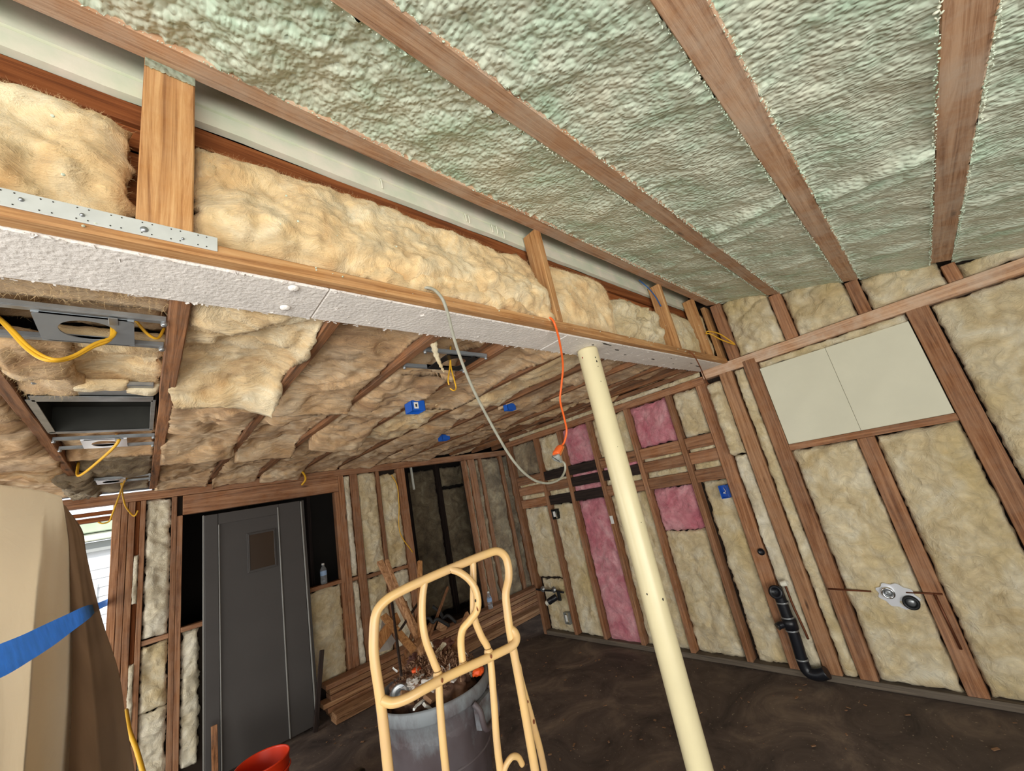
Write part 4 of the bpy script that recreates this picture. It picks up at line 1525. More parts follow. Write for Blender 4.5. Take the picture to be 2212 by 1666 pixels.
cable('yellow_cable', [(-0.14, 4.1, 2.40), B(305, 1012, 4.0), B(272, 1035, 4.1), B(258, 1070, 4.3), B(243, 1110, 4.45), B(236, 1126, 4.5), B(222, 1131, 4.5), B(212, 1128, 4.5)], .006, M['yellow_wire'], 'yellow cable drooping in front of the window opening', group='yellow cables')
cable('yellow_cable', [B(262, 1045, 4.2), B(266, 1075, 4.4), B(272, 1095, 4.5), B(285, 1112, 4.6), B(292, 1114, 4.6), B(298, 1103, 4.6)], .006, M['yellow_wire'], 'yellow cable end hooked over the stud pack beside the window opening', group='yellow cables')
t = thing('yellow_cable', (1.07, 1.44, 2.30), 'thin yellow cable loop hanging through the black light plate', 'cable', 'yellow cables')
tube('cable_strand', [(1.07, 1.43, 2.42), B(972, 790, 1.43), B(968, 820, 1.40), B(970, 832, 1.40)], .0032, M['yellow_wire'], t)
tube('cable_strand', [(1.07, 1.435, 2.42), B(974, 790, 1.43), B(981, 820, 1.40), B(985, 838, 1.39), B(980, 844, 1.38), B(972, 839, 1.38)], .0032, M['yellow_wire'], t)
cable('yellow_cable', [B(640, 1010, 4.5), B(655, 1022, 4.55), B(660, 1035, 4.6), B(652, 1048, 4.65)], .010, M['yellow_wire'], 'short bunched yellow cable over the header above the grey door', group='yellow cables')
cable('yellow_cable', [B(846, 1026, 4.7), B(858, 1050, 4.72), B(862, 1090, 4.74), B(864, 1150, 4.75), (2.46, 4.78, 1.2)], .006, M['yellow_wire'], 'yellow cable running down the stud left of the dark alcove', group='yellow cables')
cable('yellow_cable', [(3.17, 0.955, 2.55), at(1530, 716, 1, .93), at(1555, 722, 1, .90), at(1587, 743, 1, .86)], .005, M['yellow_wire'], 'looped yellow cable end poking out of the last knee wall post', group='yellow cables')
cable('yellow_cable', [(3.17, 0.952, 2.55), at(1535, 722, 1, .93), at(1560, 735, 1, .90), at(1588, 745, 1, .86)], .005, M['yellow_wire'], 'lower strand of the yellow cable end by the last knee wall post', group='yellow cables')
cable('blue_wire', [at(1380, 605, 1, 1.04), at(1400, 622, 1, 1.02), at(1415, 640, 1, 1.0), at(1428, 662, 1, .99)], .004, M['blue_wire'], 'blue wire hanging over the siding near the far knee wall posts', 'wire')
cable('orange_wire', [at(1488, 758, 1, .95), at(1500, 770, 1, .94), at(1512, 792, 1, .98), at(1522, 815, 1, 1.1), at(1530, 830, 1, 1.15)], .004, M['rust'], 'thin rusty orange wire draped over the far end of the beam', 'wire')

# grey flat cord with its plug and the orange cord it is plugged into
cable('grey_cord', [(0.60, 1.0, 2.392), B(925, 622, .958), B(950, 638, .93), B(965, 670, .94), B(985, 745, 1.0), B(1015, 825, 1.06), B(1055, 905, 1.12), B(1105, 990, 1.18), B(1145, 1032, 1.22), B(1180, 1044, 1.25), B(1208, 1036, 1.27), B(1220, 1018, 1.28), B(1220, 1003, 1.28), B(1213, 996, 1.28)], .0054, M['grey_cord'], 'grey cord hanging in a long loop from the knee wall to the plug', 'cord', sides=10)
cable('power_cord', [(1.27, .985, 2.382), B(1190, 688, .957), B(1200, 705, .95), B(1210, 745, 1.0), B(1216, 790, 1.08), B(1213, 830, 1.14), B(1210, 865, 1.18), B(1218, 900, 1.22), B(1224, 930, 1.25), B(1219, 955, 1.27), B(1211, 965, 1.28)], .0050, M['orange_cord'], 'orange extension cord hanging from the plate to the grey plug', 'cord', sides=10)
t = thing('extension_socket', B(1205, 975, 1.28), 'orange socket end of the extension cord, above the grey plug', 'socket')
tube('socket_body', [B(1212, 963, 1.28), B(1207, 970, 1.28), B(1200, 982, 1.28)], [.009, .011, .014, .017, .019, .02, .021, .0215, .022, .022, .022, .022, .022, .0225, .022, .02, .018], M['orange_cord'], t, sides=14, flat=.7)
tube('clear_sleeve', [B(1216, 965, 1.275), B(1212, 974, 1.275), B(1208, 983, 1.275)], .009, M['clear_orange'], t, sides=10)
t = thing('plug', B(1202, 992, 1.28), 'grey plug pushed into the orange socket end', 'plug')
tube('plug_body', [B(1199, 983, 1.28), B(1203, 990, 1.28), B(1212, 998, 1.28)], [.020, .023, .024, .024, .024, .024, .023, .023, .022, .021, .019, .017, .015, .013, .011, .010, .009], M['grey_plug'], t, sides=14, flat=.75)
for k in range(2):
    p = B(1198 + k * 6, 989 + k * 4, 1.256)
    bm = bmesh.new()
    bm_tube(bm, [p + Vector((-.016, 0, .006)), p + Vector((.012, 0, -.010))], .0018, 6)
    mesh_obj('grip_rib', bm, M['chip'], t)

# ------------------------------------------------------------------ white pole under the beam
t = thing('support_pole', (1.727, 1.11, 0.0), 'cream painted round steel pole propping the beam', 'pole')
bm = bmesh.new()
bm_lathe(bm, [(0.001, 0), (.0545, 0), (.0548, .02), (.0548, 2.325), (.053, 2.334), (.001, 2.3345)], (1.727, 1.11, 0), 40)
mesh_obj('pole_tube', bm, M['post'], t)
for px, py, s, mm in ((1258, 773, .006, 'red'), (1286, 772, .005, 'chip'), (1289, 781, .007, 'chip'), (1292, 792, .004, 'chip'), (1298, 824, .004, 'chip'), (1334, 965, .003, 'chip'), (1385, 1129, .003, 'chip'), (1398, 1284, .007, 'chip'), (1432, 1295, .008, 'chip'), (1307, 818, .002, 'chip')):
    # where that sight line meets the pole
    d = ray(px, py)
    ex, ey = CAM.x - 1.727, CAM.y - 1.11
    a_, b_, c_ = d.x ** 2 + d.y ** 2, 2 * (ex * d.x + ey * d.y), ex * ex + ey * ey - .0549 ** 2
    disc = b_ * b_ - 4 * a_ * c_
    if disc <= 0:
        continue
    k = (-b_ - math.sqrt(disc)) / (2 * a_)
    p = CAM + d * k
    nrm = Vector((p.x - 1.727, p.y - 1.11, 0)).normalized()
    tg = Vector((-nrm.y, nrm.x, 0))
    bm = bmesh.new()
    n = 9
    vs = [bm.verts.new(p + nrm * .0004 + (tg * math.cos(2 * math.pi * q / n) * .6 + Vector((0, 0, 1)) * math.sin(2 * math.pi * q / n)) * s * rr.uniform(.5, 1.1)) for q in range(n)]
    f = bm.faces.new(vs)
    e = bmesh.ops.extrude_face_region(bm, geom=[f])
    bmesh.ops.translate(bm, verts=[v for v in e['geom'] if isinstance(v, bmesh.types.BMVert)], vec=-nrm * .001)
    mesh_obj('paint_chip', bm, M[mm], t)

# ------------------------------------------------------------------ left wall (y = 4.8)
lumber('top_plate', (-0.60, 4.80, 2.255), (5.0, 4.89, 2.335), M['stud'], 'top plate of the left wall over the grey door', 'wall plate', seg=0.4)
lumber('window_header', (-0.60, 4.82, 2.130), (-0.185, 4.89, 2.165), M['brown'], 'dark brown header above the bright opening', 'board', seg=0.3)
lumber('window_header', (-0.60, 4.86, 2.185), (-0.185, 4.90, 2.215), M['brown'], 'upper brown board above the bright opening', 'board', seg=0.3)
lumber('door_header', (0.262, 4.79, 2.078), (1.645, 4.875, 2.252), M['stud'], 'wide red header above the grey door', 'header', seg=0.3)
LS = [(-0.190, -0.140, 0, 2.253, 'outer stud of the pack beside the bright opening'), (-0.138, -0.098, 0, 2.253, 'second stud of the pack beside the bright opening'),
      (-0.094, -0.052, 0, 2.253, 'third stud of the pack beside the bright opening'), (-0.020, 0.014, 0, 2.253, 'stud left of the tall narrow batt'),
      (0.185, 0.222, 0, 2.253, 'stud right of the tall narrow batt'), (0.224, 0.262, 0, 2.075, 'jack stud at the dark gap left of the grey door'),
      (1.600, 1.645, 0, 2.075, 'jack stud right of the grey door opening'), (1.647, 1.712, 0, 2.253, 'king stud right of the grey door opening'),
      (1.790, 1.875, 0, 2.253, 'dark red stud in the wall right of the water bottle'), (2.115, 2.150, 0, 2.253, 'stud in the wall behind the hand truck handle'),
      (2.400, 2.500, 0, 2.253, 'last stud before the dark alcove'),
      (3.470, 3.505, 0, 2.253, 'pale stud at the right side of the alcove'), (3.54, 3.66, 0, 2.253, 'broad dark stud right of the alcove'),
      (3.74, 3.80, 0, 2.253, 'stud in the far corner, left of a grey batt'), (4.16, 4.22, 0, 2.253, 'stud in the far corner, right of a grey batt'), (4.34, 4.42, 0, 2.253, 'last stud of the left wall in the passage')]
for x0, x1, z0, z1, lab in LS:
    lumber('wall_stud', (x0, 4.80, z0), (x1, 4.892, z1), M['stud'], lab, 'stud', 'left wall studs', seg=0.25, warp=0.003)
lumber('sill_board', (0.262, 4.795, 1.100), (1.600, 4.892, 1.138), M['stud'], 'sill of the dark opening behind the grey door, with a water bottle on it', 'board', seg=0.3)
for x0, x1, z, lab in ((0.016, 0.183, 1.085, 'small crooked block in the tall narrow bay'), (1.714, 1.788, 1.08, 'block in the narrow bay right of the door'),
                       (1.877, 2.113, 1.06, 'block behind the stick pile, left one'), (2.152, 2.398, 1.04, 'block behind the stick pile, right one')):
    lumber('blocking', (x0, 4.815, z), (x1, 4.88, z + 0.038), M['stud'], lab, 'block', 'blocking in the left wall', seg=0.2)
LB = [(0.018, 0.182, 1.125, 2.25, 'white_wool', 'tall narrow batt left of the grey door, upper piece'), (0.018, 0.182, 0.60, 1.08, 'cream', 'batt below the crooked block, left of the grey door'),
      (0.018, 0.182, 0.05, 0.60, 'white_wool', 'lowest whitish batt left of the grey door'), (0.268, 0.385, 0.10, 1.095, 'white_wool', 'crumpled batt right beside the left edge of the grey door'),
      (0.60, 1.596, 0.20, 1.095, 'cream', 'broad batt below the sill right of the grey door'),
      (1.714, 1.788, 1.12, 2.25, 'white_wool', 'narrow batt right of the king stud, upper'), (1.714, 1.788, 0.2, 1.075, 'white_wool', 'narrow batt right of the king stud, lower'),
      (1.877, 2.113, 1.10, 2.25, 'cream', 'upper batt in the bay behind the stick pile'), (1.877, 2.113, 0.2, 1.055, 'cream', 'lower batt in the bay behind the stick pile'),
      (2.152, 2.398, 1.08, 2.20, 'cream', 'bowed batt left of the dark alcove, upper'), (2.152, 2.398, 0.2, 1.035, 'white_wool', 'pale batt left of the dark alcove, lower'),
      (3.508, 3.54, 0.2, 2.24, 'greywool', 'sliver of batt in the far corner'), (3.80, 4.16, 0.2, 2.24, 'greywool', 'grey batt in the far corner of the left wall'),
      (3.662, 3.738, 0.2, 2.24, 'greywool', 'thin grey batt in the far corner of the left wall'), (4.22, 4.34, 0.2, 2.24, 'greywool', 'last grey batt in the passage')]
for i, (x0, x1, z0, z1, m, lab) in enumerate(LB):
    YW('fibreglass_batt', x0, x1, z0, z1, M[m], lab, y=4.85, res=0.012, bulge=0.045, amp=0.022, freq=8, crease=0.016, ragged=0.022, seed=200 + i, group='left wall batts', edge=5)
for z0, z1, lab in ((1.42, 1.80, 'upper sliver of fibreglass wedged in the stud pack'), (0.55, 0.98, 'lower sliver of fibreglass wedged in the stud pack')):
    YW('fibreglass_batt', -0.056, -0.018, z0, z1, M['white_wool'], lab, y=4.82, res=0.01, bulge=0.03, amp=0.01, freq=14, ragged=0.012, seed=int(z0 * 100), group='left wall batts')
lumber('wall_stud', (-0.05, 4.84, 0), (-0.022, 4.892, 2.253), M['brown'], 'recessed board in the stud pack behind the fibreglass slivers', 'board', seg=.3)

# dark alcove behind the left wall
for i, (x0, x1, z0, z1) in enumerate(((2.5, 3.05, 1.95, 2.30), (2.5, 3.05, 0.1, 1.90), (3.15, 3.66, 0.1, 2.30), (3.75, 4.25, 1.98, 2.30), (3.75, 4.25, 0.1, 1.93), (4.32, 4.75, .1, 1.93), (4.32, 4.75, 1.98, 2.3))):
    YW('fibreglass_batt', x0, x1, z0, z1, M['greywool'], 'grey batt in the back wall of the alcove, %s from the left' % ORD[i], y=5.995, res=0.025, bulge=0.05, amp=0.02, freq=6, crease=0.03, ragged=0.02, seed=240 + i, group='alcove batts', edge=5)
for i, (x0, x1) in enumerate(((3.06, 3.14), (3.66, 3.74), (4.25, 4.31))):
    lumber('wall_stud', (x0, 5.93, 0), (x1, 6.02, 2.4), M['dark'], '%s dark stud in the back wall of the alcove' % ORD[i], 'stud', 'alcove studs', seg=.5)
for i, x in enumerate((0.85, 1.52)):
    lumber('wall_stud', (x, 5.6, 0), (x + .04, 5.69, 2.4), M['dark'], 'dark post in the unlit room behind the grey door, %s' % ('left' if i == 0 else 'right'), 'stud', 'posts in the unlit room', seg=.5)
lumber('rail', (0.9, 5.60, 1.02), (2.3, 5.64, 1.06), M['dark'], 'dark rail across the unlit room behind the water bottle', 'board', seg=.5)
tube('white_pipe', [(2.86, 5.3, 2.53), (2.87, 5.3, 1.98)], .018, M['pvc'])
tag(SC.objects['white_pipe'], 'short white pipe hanging in the dark alcove', 'pipe')


def bottle(c, label):
    t = thing('water_bottle', c, label, 'bottle', 'clear water bottles')
    bm = bmesh.new()
    bm_lathe(bm, [(.001, .0), (.028, .0), (.032, .006), (.0325, .05), (.030, .055), (.0325, .06), (.0325, .13), (.030, .15), (.014, .178), (.0125, .192)], c, 24)
    mesh_obj('bottle_body', bm, M['bottle'], t)
    bm = bmesh.new()
    bm_lathe(bm, [(.0329, .085), (.0329, .130)], c, 24)
    mesh_obj('wrap_label', bm, M['bottle_label'], t)
    bm = bmesh.new()
    bm_lathe(bm, [(.001, .207), (.0135, .207), (.0145, .192), (.0145, .190)], c, 20)
    mesh_obj('cap', bm, M['label'], t)


bottle((1.435, 4.845, 1.139), 'clear water bottle on the sill right of the grey door')
bottle((3.36, 4.60, 0.272), 'clear water bottle on the lumber stack in the far corner')

# ------------------------------------------------------------------ grey door slab leaning on the left wall
DR = Matrix.Rotation(math.radians(2.4), 3, 'X')
t = thing('door_slab', (0.83, 4.55, 0.0), 'dark grey panelled door slab leaning against the left wall', 'door')


def dpart(name, lo, hi, mat, bev=.002, par=None):
    bm = bmesh.new()
    bm_box(bm, lo, hi, bev, rot=-DR, piv=(0.83, 4.60, 0.0)) if False else bm_box(bm, lo, hi, bev)
    bmesh.ops.rotate(bm, verts=bm.verts, cent=(0.83, 4.62, 0.0), matrix=Matrix.Rotation(-math.radians(2.4), 3, 'X'))
    return mesh_obj(name, bm, mat, par or t)


dx0, dx1, dy, dz = 0.40, 1.235, 4.575, 2.03
dpart('slab', (dx0, dy, 0.02), (dx1, dy + .030, dz), M['door'])
dpart('edge_strip', (dx0 - .006, dy - .006, 0.02), (dx0 + .004, dy + .034, dz + .004), M['edge_and_highlight'])
dpart('stile', (dx0 + .006, dy - .010, 0.02), (0.505, dy - .0004, dz), M['door'], .004)
dpart('stile', (1.00, dy - .010, 0.02), (1.195, dy - .0004, dz), M['door'], .004)
dpart('top_rail', (0.508, dy - .008, 1.93), (0.998, dy - .0004, dz), M['door'], .003)
dpart('moulding', (0.506, dy - .016, 0.02), (0.516, dy - .001, 1.93), M['edge_and_highlight'], .004)  # paler grey stands in for the highlights along the mouldings
dpart('moulding', (0.985, dy - .018, 0.02), (0.998, dy - .001, 2.0), M['edge_and_highlight'], .005)
dpart('moulding', (1.197, dy - .018, 0.02), (1.212, dy - .001, 2.02), M['edge_and_highlight'], .005)
wf = dpart('window_frame', (0.722, dy - .014, 1.445), (0.962, dy - .0006, 1.80), M['door'], .003)
# pane and its dark stains
dpart('pane', (0.742, dy - .017, 1.465), (0.942, dy - .0135, 1.78), M['pane'], .001)
dpart('pane_bead', (0.735, dy - .020, 1.78), (0.95, dy - .013, 1.790), M['door'], .002)
dpart('pane_bead', (0.735, dy - .020, 1.456), (0.95, dy - .013, 1.466), M['door'], .002)
dpart('pane_bead', (0.733, dy - .020, 1.456), (0.742, dy - .013, 1.79), M['door'], .002)
dpart('pane_bead', (0.942, dy - .020, 1.456), (0.951, dy - .013, 1.79), M['door'], .002)
lumber('trim_strip', (1.20, 4.48, 0.0), (1.24, 4.50, 0.62), M['dark'], 'dark trim strip leaning at the lower right corner of the grey door', 'board', rot=Matrix.Rotation(math.radians(9), 3, 'Y'))
lumber('short_stick', (0.43, 4.40, 0.0), (0.47, 4.42, 0.42), M['joist'], 'short grey stick leaning at the lower left of the grey door', 'board', rot=Matrix.Rotation(math.radians(-8), 3, 'X'))

# ------------------------------------------------------------------ stacked lumber at the foot of the left wall
LP = [(4.60, 4.75, 0.002, 0.042), (4.60, 4.75, 0.046, 0.086), (4.61, 4.755, 0.090, 0.130), (4.60, 4.75, 0.134, 0.174), (4.62, 4.76, 0.178, 0.222), (4.63, 4.77, 0.226, 0.268)]
wd = ['bottom', 'second', 'third', 'fourth', 'fifth', 'topmost']
for i, (y0, y1, z0, z1) in enumerate(LP):
    a = rr.uniform(-.02, .06)
    lumber('stacked_board', (1.30 + a, y0, z0), (4.30 + a * 2, y1, z1), M['stud'] if i % 2 else M['scrap_wood'], '%s board of the lumber stack along the left wall' % wd[i], 'board', 'lumber stack', seg=.3, warp=.002)
for i, (y0, y1, z0, z1) in enumerate(((4.40, 4.54, .002, .042), (4.38, 4.51, .044, .084))):
    lumber('stacked_board', (1.32, y0, z0), (4.15, y1, z1), M['scrap_wood'], '%s board of the low pair in front of the lumber stack' % ('lower', 'upper')[i], 'board', 'lumber stack', seg=.3)

# ------------------------------------------------------------------ bucket, black bag
t = thing('bucket', (0.60, 3.50, 0.0), 'orange plastic bucket on the floor before the grey door', 'bucket')
bm = bmesh.new()
bm_lathe(bm, [(.001, 0), (.125, 0), (.130, .01), (.148, .37), (.152, .372), (.152, .38), (.146, .38), (.144, .37), (.127, .012), (.001, .012)], (0.60, 3.50, 0), 40)
mesh_obj('bucket_body', bm, M['bucket'], t)
bm = bmesh.new()
bm_lathe(bm, [(.1485, .30), (.156, .302), (.156, .308), (.149, .31)], (0.60, 3.50, 0), 40)
mesh_obj('rim_band', bm, M['bucket'], t)
bm = bmesh.new()
bmesh.ops.create_icosphere(bm, subdivisions=4, radius=1)
for v in bm.verts:
    n = 1 + .22 * fbm(v.co * 2.2, 4) - .10 * abs(noise.noise(v.co * 5))
    v.co = Vector((0.93 + v.co.x * .20 * n, 3.0 + v.co.y * .20 * n, max(0.0, .10 + v.co.z * .15 * n)))
tag(mesh_obj('rubbish_bag', bm, M['black_bag'], smooth=True), 'black plastic bag slumped on the floor left of the bin', 'bag')

# ------------------------------------------------------------------ hand truck
TO = Vector((0.527, 1.314, 0.0))
TT = Vector((0.9777, -0.21, 0)).normalized()
TNN = Vector((-TT.y, TT.x, 0)) * -1          # out of the frame plane, towards the camera side


def tp(s, z, off=0.0):
    """point on the truck: s across, z up, off towards the handle side"""
    p = TO + TT * s + TNN * off
    return Vector((p.x, p.y, z))


t = thing('hand_truck', tp(.22, 0), 'yellow tubular hand truck with scratched paint standing before the bin', 'hand truck')
R1, R2 = 0.0145, 0.0115
tube('outer_frame', [tp(0.0, 0.12), tp(-.004, .6), tp(-.006, 1.0), tp(-.008, 1.18), tp(-.014, 1.30), tp(-.010, 1.36), tp(0.003, 1.42), tp(.035, 1.448), tp(.09, 1.462), tp(.18, 1.474), tp(.30, 1.486), tp(.40, 1.494), tp(.447, 1.492), tp(.474, 1.468),
                     tp(.480, 1.43), tp(.472, 1.39), tp(.450, 1.345), tp(.443, 1.28), tp(.440, 1.20), tp(.442, 1.0), tp(.440, .6), tp(.44, .12)], R1, M['truck'], t, n=7, sides=14)
tube('inner_bar', [tp(.165, 1.470), tp(.150, 1.42), tp(.141, 1.36), tp(.143, 1.30), tp(.160, 1.23), tp(.168, 1.19), tp(.160, 1.1), tp(.152, .9), tp(.15, .4), tp(.15, .12)], R2, M['truck'], t, sides=12)
tube('inner_bar', [tp(.345, 1.484), tp(.334, 1.42), tp(.322, 1.36), tp(.316, 1.31), tp(.330, 1.25), tp(.350, 1.185), tp(.338, 1.05), tp(.322, .87), tp(.32, .4), tp(.32, .12)], R2, M['truck'], t, sides=12)
tube('handle_loop', [tp(.25, 1.485), tp(.285, 1.462, .02), tp(.313, 1.425, .035), tp(.323, 1.380, .04), tp(.316, 1.338, .035), tp(.292, 1.312, .02), tp(.266, 1.290, .008), tp(.256, 1.25, 0), tp(.252, 1.185, 0)], R2 * 1.05, M['truck'], t, sides=12)
tube('cross_bar', [tp(-.006, 1.196, .004), tp(.02, 1.182, .018), tp(.06, 1.180, .028), tp(.11, 1.184, .030), tp(.20, 1.186, .022), tp(.30, 1.184, .018), tp(.40, 1.184, .016), tp(.435, 1.188, .018), tp(.452, 1.200, .016), tp(.454, 1.218, .008), tp(.444, 1.232, .0)], R1 * .95, M['truck'], t, sides=14)
tube('cross_bar', [tp(0, .62), tp(.22, .61, .02), tp(.44, .62)], R1, M['truck'], t, sides=12)
tube('cross_bar', [tp(0, .22), tp(.22, .21, .02), tp(.44, .22)], R1, M['truck'], t, sides=12)
tube('rear_strut', [tp(.447, 1.12), tp(.452, 1.06, -.006), tp(.478, .93, -.03), tp(.505, .78, -.06), tp(.53, .5, -.12), tp(.54, .20, -.17)], R2, M['truck'], t, sides=12)
tube('wheel_guard', [tp(.325, .84), tp(.335, .875, .01), tp(.36, .893, .015), tp(.385, .880, .01), tp(.40, .85)], R2 * .8, M['truck'], t, sides=10)
bm = bmesh.new()
bm_box(bm, tp(.22, .0) - Vector((.2, .0, 0)), tp(.22, .012) + Vector((.2, .20, 0)), .002)
mesh_obj('nose_plate', bm, M['truck'], t)
for s in (-.06, .50):
    w = bmesh.new()
    bm_lathe(w, [(.04, -.03), (.115, -.03), (.127, -.015), (.127, .015), (.115, .03), (.04, .03)], tp(s, .127, .06), 32, TT)
    wo = mesh_obj('wheel', w, M['rubber'], t)
    hb = bmesh.new()
    bm_lathe(hb, [(.001, -.025), (.042, -.025), (.042, .025), (.001, .025)], tp(s, .127, .06), 20, TT)
    mesh_obj('hub', hb, M['steel'], t)
tube('axle', [tp(-.08, .127, .06), tp(.52, .127, .06)], .009, M['steel'], t)
for s, z, o, r in ((.322, 1.385, .048, .005), (.316, 1.345, .046, .006), (.323, 1.412, .046, .004), (.310, 1.37, .049, .003), (.15, 1.47, .011, .003), (.252, 1.478, .012, .003), (.34, 1.19, .034, .004), (.165, 1.19, .044, .004),
                   (.463, 1.0, -.006, .004), (.478, .93, -.018, .005)):
    bm = bmesh.new()
    bmesh.ops.create_icosphere(bm, subdivisions=2, radius=1, matrix=Matrix.Translation(tp(s, z, o)) @ Matrix.Diagonal((r, .0018, r * 1.6, 1)))
    mesh_obj('paint_chip', bm, M['rust'] if r > .003 else M['chip'], t, smooth=True)
for s, z in ((.165, 1.195), (.345, 1.195), (.252, 1.19)):
    bm = bmesh.new()
    bm_lathe(bm, [(.0125, -.006), (.0155, -.002), (.0155, .003), (.0120, .010)], tp(s, z, .006), 14)
    mesh_obj('weld', bm, M['truck'], t)

# ------------------------------------------------------------------ rubbish bin heaped with debris
BC = Vector((1.175, 2.24, 0))
t = thing('rubbish_bin', BC, 'large grey round rubbish bin streaked with pale scuffs behind the hand truck', 'bin')
bm = bmesh.new()
sides = 64
prof = [(.001, .0), (.205, .0), (.215, .01), (.232, .20), (.236, .205), (.250, .42), (.256, .425), (.268, .66), (.274, .67), (.278, .72), (.288, .725), (.296, .735), (.298, .785), (.292, .795), (.284, .79), (.28, .74), (.262, .6), (.21, .02), (.001, .02)]
bm_lathe(bm, prof, BC, sides)
for v in bm.verts:
    a = math.atan2(v.co.y - BC.y, v.co.x - BC.x)
    if .02 < v.co.z < .70:
        k = 1 + .010 * math.cos(a * 16)
        v.co.x = BC.x + (v.co.x - BC.x) * k
        v.co.y = BC.y + (v.co.y - BC.y) * k
mesh_obj('bin_body', bm, M['bin_worn'], t)
for ang in (-66, 114):
    a = math.radians(ang)
    d = Vector((math.cos(a), math.sin(a), 0))
    q = Vector((-d.y, d.x, 0))
    c = BC + d * .292
    bm = bmesh.new()
    bm_tube(bm, catmull([c + q * .085 + Vector((0, 0, .735)), c + q * .08 + d * .028 + Vector((0, 0, .70)), c + q * .06 + d * .034 + Vector((0, 0, .615)), c - q * .06 + d * .034 + Vector((0, 0, .615)), c - q * .08 + d * .028 + Vector((0, 0, .70)), c - q * .085 + Vector((0, 0, .735))], 5), .014, 10)
    mesh_obj('handle', bm, M['bin'], t)
    bm = bmesh.new()
    m4 = Matrix.Translation(c + d * .004 + Vector((0, 0, .67))) @ Matrix.Rotation(a, 4, 'Z')
    r = bmesh.ops.create_cube(bm, size=1, matrix=m4 @ Matrix.Diagonal((.03, .15, .11, 1)))
    mesh_obj('handle_web', bm, M['liner'] if ang < 0 else M['bin'], t)
# ribs moulded into the side
for z, r in ((.50, .2605), (.30, .2435)):
    bm = bmesh.new()
    bm_lathe(bm, [(r - .002, -.006), (r + .006, -.004), (r + .006, .004), (r - .002, .006)], BC + Vector((0, 0, z)), 48)
    mesh_obj('moulded_rib', bm, M['bin'], t)

# debris heap
def heap(name, c, rx, ry, h, mat, label, cat, seed, res=3, sharp=.25):
    bm = bmesh.new()
    bmesh.ops.create_icosphere(bm, subdivisions=res + 1, radius=1)
    for v in bm.verts:
        n = 1 + sharp * fbm(v.co * 3.3 + Vector((seed, 0, 0)), 4) - .12 * abs(noise.noise(v.co * 9 + Vector((seed, 3, 3))))
        v.co = Vector((c[0] + v.co.x * rx * n, c[1] + v.co.y * ry * n, c[2] + v.co.z * h * n))
    o = mesh_obj(name, bm, mat, smooth=True)
    return tag(o, label, cat)


M['shaving_pale'] = plain('pale_shavings', rgb(214, 178, 144), .85, var=.4, vscale=30, col2=rgb(146, 108, 84))
M['shavings'] = plain('brown_debris', rgb(140, 106, 84), .9, var=.5, vscale=14, bump=.9, bscale=35, col2=rgb(78, 54, 44))
M['red_wool'] = plain('dusty_red_cloth', rgb(134, 92, 80), .9, var=.4, vscale=10, bump=.8, bscale=20)
heap('debris_heap', (1.19, 2.27, .72), .235, .235, .17, M['shavings'], 'heap of brown shavings and dust filling the rubbish bin', 'debris', 1, res=4, sharp=.2)
SC.objects['debris_heap']['kind'] = 'stuff'
heap('crumpled_cloth', (1.33, 2.40, .865), .10, .08, .05, M['red_wool'], 'crumpled dusty red cloth on top of the heap in the bin', 'cloth', 2, sharp=.5)
heap('crumpled_cloth', (1.20, 2.42, .85), .08, .07, .05, M['red_wool'], 'smaller dusty red rag at the back left of the bin', 'cloth', 8, sharp=.5)
heap('paper_scrap', (1.05, 2.20, .845), .055, .045, .03, M['paper'], 'crumpled grey paper towards the left of the bin', 'paper', 3, sharp=.6)
heap('paper_scrap', (1.11, 2.12, .84), .06, .035, .03, M['paper'], 'crumpled white paper at the front left of the bin', 'paper', 4, sharp=.6)
heap('paper_scrap', (1.36, 2.12, .80), .05, .035, .03, M['white_wool'], 'tuft of pale insulation at the right rim of the bin', 'insulation', 5, sharp=.6)
heap('orange_scrap', (1.09, 2.245, .885), .026, .02, .012, M['orange_scrap'], 'small orange scrap on the left side of the heap', 'scrap', 6, res=2, sharp=.4)
heap('orange_scrap', (1.325, 2.02, .815), .035, .022, .02, M['orange_scrap'], 'bright orange scrap at the right front of the bin rim', 'scrap', 7, res=2, sharp=.4)
bm = bmesh.new()
bm_lathe(bm, [(.0005, .01), (.018, .01), (.022, .0), (.036, -.004), (.040, .006), (.046, .004), (.048, .02), (.040, .035)], (.975, 2.215, .825), 24, (-.5, -.7, .5))
tag(mesh_obj('drain_ring', bm, M['steel']), 'round metal drain fitting on the left of the heap', 'fitting')
